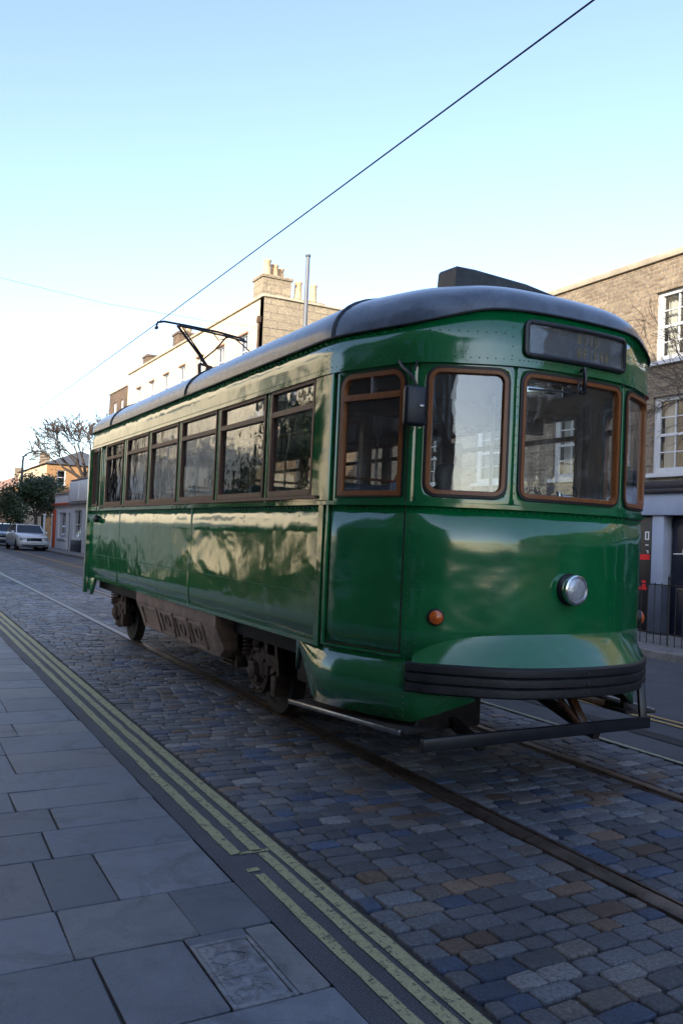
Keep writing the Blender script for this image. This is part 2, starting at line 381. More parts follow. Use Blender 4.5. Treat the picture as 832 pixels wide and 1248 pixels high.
# ------------------------------------------------------------------ world, sun, camera
SUN_AZ = math.atan2(-.78, -.62)     # measured from +Y towards +X
SUN_EL = R_(22)
W = bpy.data.worlds.new("World"); SC.world = W; W.use_nodes = True
nt = W.node_tree; bg = nt.nodes['Background']
sky = nt.nodes.new('ShaderNodeTexSky'); sky.sky_type = 'NISHITA'; sky.sun_disc = False
sky.sun_elevation = SUN_EL; sky.sun_rotation = SUN_AZ % (2*math.pi)
sky.altitude = 0; sky.air_density = 1.0; sky.dust_density = 1.4; sky.ozone_density = 2.6
hs_ = nt.nodes.new('ShaderNodeHueSaturation'); hs_.inputs['Saturation'].default_value = .92; hs_.inputs['Hue'].default_value = .507; nt.links.new(sky.outputs[0], hs_.inputs['Color']); nt.links.new(hs_.outputs[0], bg.inputs[0]); bg.inputs[1].default_value = .15
sl = bpy.data.lights.new('sun', 'SUN'); sl.energy = 2.9; sl.angle = R_(.5); sl.color = (1.0,.86,.66)
so = bpy.data.objects.new('sun', sl); COL.objects.link(so)
sv = Vector((math.sin(SUN_AZ)*math.cos(SUN_EL), math.cos(SUN_AZ)*math.cos(SUN_EL), math.sin(SUN_EL)))
so.rotation_euler = sv.to_track_quat('Z', 'Y').to_euler(); so.location = (0,0,30)
cd = bpy.data.cameras.new('camera'); cam = bpy.data.objects.new('camera', cd); COL.objects.link(cam); SC.camera = cam
yaw, pit, rol = R_(28.401), R_(1.65), R_(2.504)
F = Vector((math.sin(yaw)*math.cos(pit), math.cos(yaw)*math.cos(pit), math.sin(pit))); Rt = Vector((math.cos(yaw), -math.sin(yaw), 0)); U = Rt.cross(F)
r2 = Rt*math.cos(rol) + U*math.sin(rol)*1; u2 = U*math.cos(rol) - Rt*math.sin(rol)
# the scene leans clockwise in the picture, so the camera leans the other way
cam.matrix_world = Matrix(((r2.x,u2.x,-F.x,0),(r2.y,u2.y,-F.y,0),(r2.z,u2.z,-F.z,1.606),(0,0,0,1)))
cd.sensor_fit = 'VERTICAL'; cd.sensor_height = 36; cd.lens = 36*1023.0/1248; cd.clip_end = 1000; cd.clip_start = .05
vs = SC.view_settings; vs.view_transform = 'Standard'; vs.look = 'None'; vs.gamma = 1; vs.use_curve_mapping = False; vs.exposure = 1.58
SC.render.resolution_x = 682; SC.render.resolution_y = 1024

# ------------------------------------------------------------------ ground
def struct(o): return tag(o, kind='structure')
g = MB(); g.add([(-400,-400,-.05),(400,-400,-.05),(400,400,-.05),(-400,400,-.05)], [(0,1,2,3)]); struct(g.build('ground', M['earth'], smooth=0))
def flat(name, poly, z, m):
    g = MB(); g.add([(x, y, z) for x, y in poly], [tuple(range(len(poly)))]); o = g.build(name, m, smooth=0, fix=False)
    if o.data.polygons[0].normal.z < 0: o.data.flip_normals()
    return struct(o)
flat('roadbed', [(1.86,-20),(5.42,-20),(5.42,140),(1.86,140)], -.017, M['mortar'])
flat('asphalt_edge_strip', [(1.49,-20),(1.868,-20),(1.868,140),(1.49,140)], 0, M['asphalt'])
kerbl = [(-20,10.1),(9,10.1),(14,9.95),(22,9.4),(32,8.65),(45,8.12),(60,8.3),(78,8.75),(140,11)]   # (Y, X)
flat('asphalt_road', [(5.42,-20)] + [(x, y) for y, x in kerbl] + [(5.42,140)], -.004, M['asphalt2'])
flat('drainage_strip', [(5.78,-5),(6.12,-5),(6.0,8.6),(5.86,8.6)], .002, M['mortar'])

def paving_mesh(name, cells, m, zb, inset, dome, tilt, cols, flat_top=False):
    """cells: (x0, x1, y0, y1) -> one sheet of separate stones, each with its own tone; rings: joint, arris, edge, top, centre"""
    n = len(cells); c = np.array(cells)
    corner = np.stack([np.stack([c[:,0], c[:,2]],1), np.stack([c[:,1], c[:,2]],1), np.stack([c[:,1], c[:,3]],1), np.stack([c[:,0], c[:,3]],1)],1)
    corner += RNG.uniform(-1,1,(n,4,2))*inset[1]
    ctr = corner.mean(1); cut = inset[2]; oct_ = []
    for i in range(4):
        p = corner[:,i]; a = corner[:,(i-1)%4]; b = corner[:,(i+1)%4]
        la = np.linalg.norm(a-p,axis=1,keepdims=True); lb = np.linalg.norm(b-p,axis=1,keepdims=True)
        oct_ += [p+(a-p)/la*cut*RNG.uniform(.5,1.6,(n,1)), p+(b-p)/lb*cut*RNG.uniform(.5,1.6,(n,1))]
    oct_ = np.stack(oct_,1)
    tz = RNG.normal(0, tilt, (n,)); tx = RNG.normal(0, tilt*6, (n,)); ty = RNG.normal(0, tilt*8, (n,))
    allv = np.zeros((n, 33, 3))
    for li, (ins, dz) in enumerate([(0.0, -zb), (inset[0]*.3, -dome), (inset[0], -dome*.25), (inset[0]*2.4, 0.0)]):
        d = ctr[:,None]-oct_; L = np.linalg.norm(d,axis=2,keepdims=True); q = oct_ + d/L*ins
        z = dz + (tz[:,None] + tx[:,None]*(q[:,:,0]-ctr[:,None,0]) + ty[:,None]*(q[:,:,1]-ctr[:,None,1]))*(li > 0)
        if li > 1 and not flat_top: z = z + RNG.normal(0, dome*.10, z.shape)
        allv[:, li*8:li*8+8, :2] = q; allv[:, li*8:li*8+8, 2] = z
    allv[:,32,:2] = ctr; allv[:,32,2] = tz + (0 if flat_top else dome*.12)
    quads = np.array([(li*8+j, li*8+(j+1)%8, (li+1)*8+(j+1)%8, (li+1)*8+j) for li in range(3) for j in range(8)]); tris = np.array([(24+j, 24+(j+1)%8, 32) for j in range(8)])
    offs = (np.arange(n)*33)
    Q = (quads[None]+offs[:,None,None]).reshape(-1,4); T = (tris[None]+offs[:,None,None]).reshape(-1,3)
    me = bpy.data.meshes.new(name)
    me.vertices.add(n*33); me.vertices.foreach_set('co', allv.reshape(-1))
    loops = np.concatenate([Q.reshape(-1), T.reshape(-1)]); me.loops.add(len(loops)); me.loops.foreach_set('vertex_index', loops)
    starts = np.concatenate([np.arange(len(Q))*4, len(Q)*4+np.arange(len(T))*3]); tot = np.concatenate([np.full(len(Q),4), np.full(len(T),3)])
    me.polygons.add(len(starts)); me.polygons.foreach_set('loop_start', starts); me.polygons.foreach_set('loop_total', tot)
    me.update(); me.validate()
    me.polygons.foreach_set('use_smooth', [not flat_top]*len(me.polygons))
    col = np.array([cols() for _ in range(n)]); cc = np.ones((n,33,4)); cc[:,:,:3] = col[:,None]
    at = me.color_attributes.new('tone', 'FLOAT_COLOR', 'POINT'); at.data.foreach_set('color', cc.reshape(-1))
    me.materials.append(m); o = bpy.data.objects.new(name, me); COL.objects.link(o); return struct(o)

# granite setts in courses across the street, broken by the two rails
cells = []
y = 1.5; RAILS = (XC-.7175, XC+.7175)
segs = [(1.90, RAILS[0]-.075), (RAILS[0]+.09, RAILS[1]-.09), (RAILS[1]+.075, 5.33)]
while y < 75:
    hgt = random.uniform(.094, .126)
    gap = .004
    for a, b in segs:
        L = b - a; x = a; first = True
        while x < b - .01:
            w = random.uniform(.12, .225)
            if first: w *= random.uniform(.5, 1); first = False
            if b - (x + w) < .09: w = b - x
            j = random.uniform(-.006, .006)
            cells.append((x+gap, min(x+w, b)-gap, y+gap+j, y+hgt-gap+j)); x += w
    y += hgt
def settcol():
    r = random.random(); k = random.uniform(.75, 1.7)
    if r < .05: b = (.105,.076,.058)
    elif r < .14: b = (.092,.086,.082)
    elif r < .23: b = (.038,.058,.098)
    elif r < .33: b = (.13,.135,.14)
    else: b = (.080,.090,.105)
    k *= 1.25
    return tuple(c*k for c in b)
paving_mesh('cobbled_roadway', cells, M['sett'], .022, (.0075,.006,.011), .0052, .0022, settcol)

# pavement slabs, courses across the pavement, random widths
cells = []; ys = [2.16, 2.66, 3.20, 3.64, 4.21, 4.60, 4.96, 5.32, 5.70]
while ys[-1] < 40: ys.append(ys[-1] + random.uniform(.36, .56))
ys = [-3 + i*.5 for i in range(10)] + [1.66+.0] + ys
fixed = {2.66: [.20,.76,1.49], 3.20: [-.1,.70,1.18,1.49], 3.64: [.1,.69,.80,1.49][:2]+[.72,1.40,1.49][:0]+[.97,1.49], 4.21: [.25,.79,1.49]}
for y0, y1 in zip(ys[:-1], ys[1:]):
    fx = fixed.get(y0)
    xs = []
    if fx: xs = fx
    else:
        x = 1.49; xs = [x]
        while x > .2: x -= random.uniform(.42, .85); xs.insert(0, x)
    while xs[0] > -2.4: xs.insert(0, xs[0]-random.uniform(.45,.85))
    for x0, x1 in zip(xs[:-1], xs[1:]): cells.append((x0+.003, x1-.003, y0+.003, y1-.003))
# the cover's place is left out of the slab it sits in
cv = (1.11, 1.355, 2.66, 3.13)
new = []
for c in cells:
    if c[0] < cv[1] and c[1] > cv[0] and c[2] < cv[3] and c[3] > cv[2]:
        if cv[0]-c[0] > .03: new.append((c[0], cv[0]-.004, c[2], c[3]))
        if c[1]-cv[1] > .03: new.append((cv[1]+.004, c[1], c[2], c[3]))
        if c[3]-cv[3] > .02: new.append((cv[0], cv[1], cv[3]+.004, c[3]))
        if cv[2]-c[2] > .02: new.append((cv[0], cv[1], c[2], cv[2]-.004))
    else: new.append(c)
def slabcol():
    k = random.uniform(.92, 1.36); b = random.choice([(.130,.141,.160), (.124,.138,.163), (.140,.145,.152), (.114,.126,.146)])
    return tuple(c*k for c in b)
paving_mesh('pavement', new, M['slab'], .02, (.005,.005,.008), .003, .0004, slabcol, True)
flat('pavement_bed', [(-3,-20),(1.49,-20),(1.49,140),(-3,140)], -.012, M['mortar'])

# painted lines
def line(x0, x1, y0, y1, m, z=.004, wob=.004):
    g = MB(); rows = []; y = y0; n = max(2, int((y1-y0)/.12)) if y1-y0 < 30 else 260
    for i in range(n+1):
        t = i/n; y = y0 + (y1-y0)*(t**1.8 if y1-y0 > 30 else t); rows.append([(x0+random.uniform(-wob,wob), y, z), (x1+random.uniform(-wob,wob), y, z)])
    g.grid(rows); return g
g = line(1.795,1.862,-3,100,'y'); g2 = line(1.70,1.755,3.93,100,'y'); g.add(g2.v, g2.f)
for a in (line(1.585,1.645,3.93,100,'y'), line(1.715,1.77,-3,3.90,'y'), line(1.585,1.645,2.98+.72,3.74,'y'), line(1.60,1.65,-3,3.66,'y'), line(1.63,1.79,3.915,3.945,'y',wob=.002)): g.add(a.v, a.f)
struct(g.build('yellow_road_markings', M['yellow'], smooth=0, fix=False))
g = line(5.355,5.405,-3,100,'y'); struct(g.build('pale_road_marking', M['paleyel'], smooth=0, fix=False))
g = line(6.42,6.48,-3,110,'y'); a = line(6.56,6.62,-3,110,'y'); g.add(a.v, a.f); struct(g.build('far_road_markings', M['orangeyel'], smooth=0, fix=False))
for me in bpy.data.meshes:
    if 'road_marking' in me.name and len(me.polygons) and me.polygons[0].normal.z < 0: me.flip_normals()

# grooved tram rails, flush in the street
for i, xr in enumerate(RAILS):
    sgn = -1 if i == 0 else 1      # groove on the inner side
    prof = [(-.078*sgn*-1,-.02),(-.078*-sgn,.000)]
    pr = [(.055,-.03),(.055,-.001),(.036,.006),(-.034,.007),(-.040,.002),(-.042,-.025),(-.072,-.025),(-.074,-.001),(-.088,.001),(-.092,-.004),(-.094,-.03)]
    g = MB(); g.grid([[(xr + px*sgn, yy, pz) for px, pz in pr] for yy in [-4] + list(np.arange(0, 20, 1.0)) + [30, 50, 90, 140]])
    o = g.build('tram_rail', M['rail'], smooth=30)
    if o.data.polygons[2].normal.z < 0: o.data.flip_normals()
    tag(o, ['dark grooved steel rail in the cobbles on the pavement side, under the near wheels', 'shiny grooved steel rail in the cobbles on the far side, beside the pale road line'][i], 'tram rail', 'steel rails of the tram track')

# kerb and pavement of the far side
g = MB(); kp = [(y, x) for y, x in kerbl]
rows = []
for y, x in kp: rows.append([(x, y, -.02), (x, y, .10), (x+.012, y, .115), (x+.15, y, .12)])
g.grid(rows); struct(g.build('far_kerb', M['stone'], smooth=30, fix=False))
g = MB(); g.grid([[(x+.15, y, .119), (x+9, y, .119)] for y, x in kp]); o = struct(g.build('far_pavement', M['slabfar'] if 'slabfar' in M else M['stone'], smooth=0, fix=False))

# inspection cover in the pavement
cvt = thing('inspection_cover', ((cv[0]+cv[1])/2, (cv[2]+cv[3])/2, 0), 'worn rectangular metal inspection cover set in the grey pavement slabs', 'inspection cover')
g = MB(); x0, x1, y0, y1 = cv
for q in ((x0, x0+.018, y0, y1), (x1-.018, x1, y0, y1), (x0+.018, x1-.018, y0, y0+.018), (x0+.018, x1-.018, y1-.018, y1)): g.box(q[0], q[1], q[2], q[3], -.01, .004, .002)
g.build('frame', M['metalcover'], cvt)
g = MB(); g.box(x0+.021, x1-.021, y0+.021, y1-.021, -.01, .0005, .001)
for i in range(2):
    cx_, cy_ = (x0+x1)/2-.01, y0+.33-.19*i
    if i == 0:
        pts = [(cx_+.07*math.cos(a)*1.05, cy_+.055*math.sin(a), .0015) for a in [k*math.pi/3+.2 for k in range(6)]]; g.tube(pts, .005, 5, closed=True)
    else:
        for dx in (-.045, .05):
            g.tube([(cx_+dx+.022*math.cos(a), cy_-.05+.022*math.sin(a), .001) for a in np.linspace(0, 6.28, 11)[:-1]], .004, 5, closed=True)
g.box(x0+.035, x1-.035, y0+.19, y0+.196, 0, .004)
for k in range(70):
    a = random.uniform(x0+.03, x1-.04); b_ = random.uniform(y0+.03, y1-.04); g.box(a, a+random.uniform(.004,.016), b_, b_+random.uniform(.004,.012), 0, random.uniform(.0015,.003), .0006)
g.build('plate', M['metalcover'], cvt)

# ------------------------------------------------------------------ TRAM shell: P(s, z, n) walks round the plan
half = [(0,4.085),(-.46,4.115),(-1.025,4.40),(-1.266,5.10),(-1.266,12.85),(-1.02,13.3),(0,13.42)]
loop = half + [(-x, y) for x, y in reversed(half[1:-1])]
pts = []
for (a, b) in zip(loop, loop[1:]+loop[:1]):
    a = np.array(a); b = np.array(b); L = np.linalg.norm(b-a); n = int(L/.01); pts += [a+(b-a)*k/n for k in range(n)]
pts = np.array(pts)
for _ in range(2):
    k = 13; acc = np.zeros_like(pts)
    for d in range(-k, k+1): acc += np.roll(pts, d, 0)
    pts = acc/(2*k+1)
seg = np.linalg.norm(np.roll(pts,-1,0)-pts, axis=1); cum = np.concatenate([[0], np.cumsum(seg)]); TOT = cum[-1]
px = np.append(pts[:,0], pts[0,0]); py = np.append(pts[:,1], pts[0,1])
def PL(s):
    s = s % TOT; return np.interp(s, cum, px), np.interp(s, cum, py)
def nrm(s):
    a = PL(s-.02); b = PL(s+.02); tx, ty = b[0]-a[0], b[1]-a[1]; L = math.hypot(tx, ty)
    return ty/L*-1*-1 if False else (-(-ty)/L*-1, 0)
def PT(s, z, n=0.0):
    a = PL(s-.02); b = PL(s+.02); x, y = PL(s); tx, ty = b[0]-a[0], b[1]-a[1]; L = math.hypot(tx, ty)
    # travelling nose -> -X side: outward is to the right-hand side of (tx,ty) seen from below => (-ty... )
    nx, ny = -ty/L, tx/L
    if nx*(x-0) + ny*(y-8.7) < 0: nx, ny = -nx, -ny
    return Vector((XC + x + nx*n, y + ny*n, z))
def s_near(x, y):
    i = int(np.argmin((pts[:,0]-x)**2 + (pts[:,1]-y)**2)); return float(cum[i])
sC = s_near(-.46,4.115); sB = s_near(-1.025,4.40); sA = s_near(-1.266,5.10); sR = s_near(-1.266,12.85); HALF = TOT/2
def SY(Y): return s_near(-1.266, Y)
def srange(a, b, fine=.05):
    L = b-a; n = max(1, int(math.ceil(L/fine))); return [a+L*k/n for k in range(n+1)]
# curve-adapted stations between a and b (only coarse on the straight sides)
def stations(a, b):
    out = []
    for s in srange(a, b, .04):
        m = s % TOT; m = min(m, TOT-m)
        if sA+.2 < m < sR-.3 and 0 < (s-a) < (b-a)-1e-6 and int(round((s-a)/.04)) % 8: continue
        out.append(s)
    return out

def loop_pts(h, rb, rt, inset=0.0, k=.09, m=6):
    s0, s1, z0, z1 = h; s0 += inset; s1 -= inset; z0 += inset; z1 -= inset
    rb = max(rb-inset, .003); rt = max(rt-inset, .003)
    ns = max(2, int((h[1]-h[0])/k)); nz = max(2, int((h[3]-h[2])/k)); P = []
    def side(ax, ay, bx, by, n):
        for i in range(1, n): P.append((ax+(bx-ax)*i/n, ay+(by-ay)*i/n))
    def arc(cx, cy, r, a0):
        for i in range(m+1):
            a = a0 + math.pi/2*i/m; P.append((cx+r*math.cos(a), cy+r*math.sin(a)))
    arc(s0+rb, z0+rb, rb, math.pi); side(s0+rb, z0, s1-rb, z0, ns)
    arc(s1-rb, z0+rb, rb, 1.5*math.pi); side(s1, z0+rb, s1, z1-rt, nz)
    arc(s1-rt, z1-rt, rt, 0); side(s1-rt, z1, s0+rt, z1, ns)
    arc(s0+rt, z1-rt, rt, .5*math.pi); side(s0, z1-rt, s0, z0+rb, nz)
    return P
def outer_pts(c, h, rb, rt, k=.09, m=6):
    s0, s1, z0, z1 = c; hs0, hs1, hz0, hz1 = h
    ns = max(2, int((hs1-hs0)/k)); nz = max(2, int((hz1-hz0)/k)); P = []
    def side(ax, ay, bx, by, n):
        for i in range(1, n): P.append((ax+(bx-ax)*i/n, ay+(by-ay)*i/n))
    def cor(a, c_, b):
        for i in range(m+1):
            t = 2*i/m
            P.append((a[0]+(c_[0]-a[0])*t, a[1]+(c_[1]-a[1])*t) if t <= 1 else (c_[0]+(b[0]-c_[0])*(t-1), c_[1]+(b[1]-c_[1])*(t-1)))
    cor((s0, hz0+rb), (s0, z0), (hs0+rb, z0)); side(hs0+rb, z0, hs1-rb, z0, ns)
    cor((hs1-rb, z0), (s1, z0), (s1, hz0+rb)); side(s1, hz0+rb, s1, hz1-rt, nz)
    cor((s1, hz1-rt), (s1, z1), (hs1-rt, z1)); side(hs1-rt, z1, hs0+rt, z1, ns)
    cor((hs0+rt, z1), (s0, z1), (s0, hz1-rt)); side(s0, hz1-rt, s0, hz0+rb, nz)
    return P
def holed(mb, c, h, rb, rt, n=0.0):
    O = outer_pts(c, h, rb, rt); I = loop_pts(h, rb, rt)
    mb.rings([[PT(o[0]+(i[0]-o[0])*t, o[1]+(i[1]-o[1])*t, n) for o, i in zip(O, I)] for t in (0, .34, .67, 1)], cap=False)
def ringstrip(mb, h, rb, rt, prof):
    """prof: (inset, n) list"""
    mb.rings([[PT(p[0], p[1], n) for p in loop_pts(h, rb, rt, ins)] for ins, n in prof], cap=False)
def pane(mb, h, rb, rt, inset, n):
    L = loop_pts(h, rb, rt, inset); cs = (h[0]+h[1])/2; cz = (h[2]+h[3])/2
    mb.rings([[PT(cs+(p[0]-cs)*t, cz+(p[1]-cz)*t, n) for p in L] for t in (1, .75, .5, .25, .02)], cap=True)
def strip(mb, a, b, z0, z1, n0, n1=None, sts=None):
    n1 = n0 if n1 is None else n1; st = sts or stations(a, b)
    mb.grid([[PT(s, z0, n0), PT(s, z1, n1)] for s in st])
def bandbox(mb, a, b, z0, z1, n0, n1):
    """closed moulding following the plan"""
    st = stations(a, b)
    mb.rings([[PT(s, z0, n0), PT(s, z0, n1), PT(s, z1, n1), PT(s, z1, n0)] for s in st])

tram = thing('tram', (XC, 8.7, 0), 'green single-deck vintage tram with curved front, wooden window frames and grey roof', 'tram')
ZB, ZW, ZL = 1.83, 2.74, 2.735
def ztop(s):
    m = s % TOT; m = min(m, TOT-m)
    if m > sB+.35: return 2.97
    t = max(0, min(1, (sB+.12-m)/.62)); return 2.97 + .105*(t*t*(3-2*t))

WIN = []   # (hole, rb, rt, kind)
WIN.append(((-.435,.435,1.885,2.70), .075, .075, 'front'))
for sg in (1, -1):
    def H(a, b): return (a, b) if sg == 1 else (-b, -a)
    WIN.append(((*H(sC+.055, sB-.045), 1.885, 2.70), .085, .085, 'front'))
    WIN.append(((*H(sB+.10, sB+.655), 1.875, 2.70), .012, .10, 'door'))
    for y0, y1 in ((5.36,6.13),(6.24,7.28),(7.38,8.43),(8.55,9.56),(9.69,10.66),(10.86,11.80)):
        WIN.append(((*H(SY(y0), SY(y1)), 1.888, 2.735-.012), .01, .01, 'side'))
    WIN.append(((*H(SY(12.22), SY(12.62)), 1.888, 2.70), .01, .02, 'rear'))
    WIN.append(((HALF+.08*1 if sg == 1 else HALF-.78, HALF+.78 if sg == 1 else HALF-.08, 1.9, 2.68), .06, .06, 'back'))
body = MB()
# lower side panels
st = stations(-HALF, HALF)
body.grid([[PT(s, z, 0) for z in (.86, 1.05, 1.2, 1.4, 1.6, ZB)] for s in st])
# window band cells
ws = sorted([(((h[0]+HALF) % TOT)-HALF, ((h[0]+HALF) % TOT)-HALF + (h[1]-h[0]), h[2], h[3], rb, rt) for h, rb, rt, k in WIN])
for i, w_ in enumerate(ws):
    prv = ws[i-1][1] if i else ws[-1][1]-TOT; nxt = ws[i+1][0] if i+1 < len(ws) else ws[0][0]+TOT
    c0 = (w_[0]+prv)/2; c1 = (w_[1]+nxt)/2
    # wide blank pieces are filled separately so the cell stays narrow
    a0 = max(c0, w_[0]-.09); a1 = min(c1, w_[1]+.09)
    if a0 > c0+1e-4: body.grid([[PT(s, ZB, 0), PT(s, 2.3, 0), PT(s, ZW, 0)] for s in stations(c0, a0)])
    if a1 < c1-1e-4: body.grid([[PT(s, ZB, 0), PT(s, 2.3, 0), PT(s, ZW, 0)] for s in stations(a1, c1)])
    holed(body, (a0, a1, ZB, ZW), (w_[0], w_[1], w_[2], w_[3]), w_[4], w_[5])
# letterboard
body.grid([[PT(s, ZW-.002, .0), PT(s, ZL-.004, .012), PT(s, 2.85, .012), PT(s, ztop(s)+.01, .012)] for s in st])
# front apron and rear skirts below the side panels
def lower_edge(m):      # m = |s|
    yA0 = SY(5.52); yA1 = SY(5.22)
    if m < .20+sC: return None
    if m < sB-.02: return .63 - (m-(sC+.15))/(sB-.02-sC-.15)*.17 if m > sC+.15 else None
    if m < yA1: return .465
    if m < yA0: return .465 + (m-yA1)/(yA0-yA1)*.40
    return None
for sg in (1, -1):
    L = [s for s in srange(sC+.2, SY(5.52), .04)]
    rows = []
    for s in L:
        e = lower_edge(s); 
        if e is None: e = .63
        if e is not None: rows.append([PT(sg*s, e, -.012), PT(sg*s, (e+.875)/2, -.012), PT(sg*s, .875, -.012)])
    body.grid(rows)
    rows = []
    for s in srange(SY(12.2), SY(12.98), .05):
        e = max(.60, .86 - (s-SY(12.2))/.25*.26); rows.append([PT(sg*s, e, -.01), PT(sg*s, .87, -.01)])
    body.grid(rows)
bo = body.build('body', [M['green'], M['liner']], tram, smooth=32)
# make sure shell faces outward
def outward(o):
    me = o.data; c = Vector((XC, 8.7, 1.8)); s = sum(p.area*(1 if (Vector((p.center.x-XC, 0 if 5.2 < p.center.y < 12.8 else p.center.y-8.7, 0))).dot(p.normal) > 0 else -1) for p in me.polygons)
    bm = bmesh.new(); bm.from_mesh(me)
    for f in bm.faces:
        cc = f.calc_center_median(); d = Vector((cc.x-XC, 0 if 5.3 < cc.y < 12.7 else cc.y-8.7, 0))
        if d.dot(f.normal) < 0: f.normal_flip()
    bm.to_mesh(me); bm.free()
outward(bo); bo.data.set_sharp_from_angle(angle=R_(32))
sm = bo.modifiers.new('wall', 'SOLIDIFY'); sm.thickness = .035; sm.offset = -1; sm.material_offset = 1; sm.material_offset_rim = 0; sm.use_quality_normals = True

# belt rail, drip rail, sill, gutter
g = MB()
bandbox(g, -HALF+.001, HALF-.001, ZB-.012, ZB+.014, -.004, .022); g.build('belt_rail', M['green'], tram, smooth=40)
g = MB(); bandbox(g, -HALF+.001, HALF-.001, ZL-.012, ZL+.008, .0, .026); g.build('drip_rail', M['green'], tram, smooth=40)
g = MB(); g.tube([PT(s, ztop(s)+.004, .020) for s in st], .009, 8); g.build('gutter', M['roofdark'], tram)
g = MB()
for s0, s1 in ((SY(5.25), SY(12.0)), (-SY(12.0), -SY(5.25))): bandbox(g, s0, s1, 1.862, 1.884, .0, .034)
build_each(g, 'window_sill', M['wood2'], tram, smooth=30)

# roof
Y0, Y1, ZC = 5.7, 12.4, 3.46
def RF(s, t, dn=0.0):
    e = PT(s, ztop(s)+.004, .020); sp = Vector((XC, max(Y0, min(Y1, e.y)), 0))
    k = 1-t; p = 2.15
    z = e.z + (ZC - e.z)*(1-k**p)**(1/p)
    x = e.x + (sp.x-e.x)*t; y = e.y + (sp.y-e.y)*t
    v = Vector((x, y, z+dn)); 
    if dn: v.x += (e.x-sp.x)*k*dn*.8; v.y += (e.y-sp.y)*k*dn*.8
    return v
TS = [0, .004, .015, .035, .07, .12, .18, .26, .36, .48, .6, .72, .86, 1]
g = MB(); rf_st = stations(-HALF, HALF)
g.grid([[RF(s, t) for t in TS] for s in rf_st]); ro = g.build('roof', M['roof'], tram, smooth=60, fix=True)
bm = bmesh.new(); bm.from_mesh(ro.data)
for f in bm.faces:
    if f.normal.z < 0: f.normal_flip()
bm.to_mesh(ro.data); bm.free()
g = MB()
for Y in (5.12, 8.35, 11.6):
    s = SY(Y); g.tube([RF(s, t, .004) for t in TS] , .011, 6); g.tube([RF(-s, t, .004) for t in TS], .011, 6)
build_each(g, 'roof_seam', M['roofdark'], ro)
# ventilator / resistor cover on roof, tapering to the off side
g = MB()
secs = [(3.62, 5.30, 3.635), (3.635, 5.30, 3.655), (3.80, 5.29, 3.66), (4.30, 5.29, 3.64), (4.60, 5.29, 3.60), (4.68, 5.29, 3.575), (4.73, 5.30, 3.49)]
g.rings([[Vector((x, 5.05+(.04), 3.30)), Vector((x, 5.07, zt-.012)), Vector((x, 5.085, zt)), Vector((x, yb, zt+.01)), Vector((x, yb+.04, 3.30))] for x, yb, zt in secs])
g.build('roof_ventilator', M['vent'], tram, smooth=25)

# rivets ----------------------------------------------------------
g = MB()
def rivet(s, z, n=0.0, r=None):
    r = r or (.0075 if SY(5.2) < abs(s) else .0052)
    c = PT(s, z, n); o = PT(s, z, n+.01) - c; o.normalize(); t = o.cross(Vector((0,0,1))); t.normalize(); up = Vector((0,0,1))
    vs = [c + (t*math.cos(a)+up*math.sin(a))*r for a in [k*math.pi/3 for k in range(6)]] + [c + (t*math.cos(a)+up*math.sin(a))*r*.6 + o*r*.45 for a in [k*math.pi/3 for k in range(6)]]
    g.add(vs, [(k, (k+1) % 6, 6+(k+1) % 6, 6+k) for k in range(6)] + [(6,7,8,9,10,11)])
def rrow(s0, s1, z, step=.05, n=0.0):
    k = int(abs(s1-s0)/step)
    for i in range(k+1): rivet(s0+(s1-s0)*i/max(1,k), z, n)
def rcol(s, z0, z1, step=.05, n=0.0):
    k = int((z1-z0)/step)
    for i in range(k+1): rivet(s, z0+(z1-z0)*i/k, n)
A0 = SY(5.22)
for sg in (1, -1):
    rrow(sg*A0, sg*SY(12.2), 1.195, .045); rrow(sg*A0, sg*SY(12.2), .885, .045); rrow(sg*SY(5.2), sg*SY(12.6), 1.80, .07)
    for Y in (5.24, 5.55, 6.62, 8.0, 9.35, 10.9, 12.05): rcol(sg*SY(Y), 1.22 if Y not in (5.24, 12.05) else .9, 1.79, .045)
    for Y in (6.18,7.33,8.49,9.62,10.76): rcol(sg*SY(Y), 1.95, 2.70, .06)
    rcol(sg*SY(5.24), 1.95, 2.70, .05); rcol(sg*SY(12.05), 1.95, 2.70, .05)
    rrow(sg*sB, sg*SY(12.7), 2.765, .05, .012); rrow(sg*(sB+.2), sg*SY(12.7), 2.945, .08, .012)
    rcol(sg*SY(5.2), 2.77, 2.94, .035, .012); rcol(sg*SY(5.13), 2.77, 2.94, .035, .012)
    rcol(sg*(sB+.03), .5, 1.79, .04); rcol(sg*(sB-.035), .9, 1.79, .055)
    rcol(sg*(sB+.02), 2.77, 2.95, .04, .012); rcol(sg*(sC+.05), 2.79, 3.03, .05, .012); rcol(sg*(sC), 1.86, 2.72, .06)
    rrow(sg*(sC+.1), sg*(sB-.05), 2.93, .055, .012); rrow(sg*(sB), sg*(sB+.7), 1.80, .06)
rrow(-sB, sB, 1.80, .055); rrow(-sC, sC, 2.765, .03, .012)
for sg in (1, -1): rrow(sg*sC, sg*sB, 2.765, .05, .012); rrow(sg*(sB+.75), sg*SY(5.5), .85, .04, -.012)
ri = g.build('rivets', M['rivet'], bo, smooth=0, fix=False)

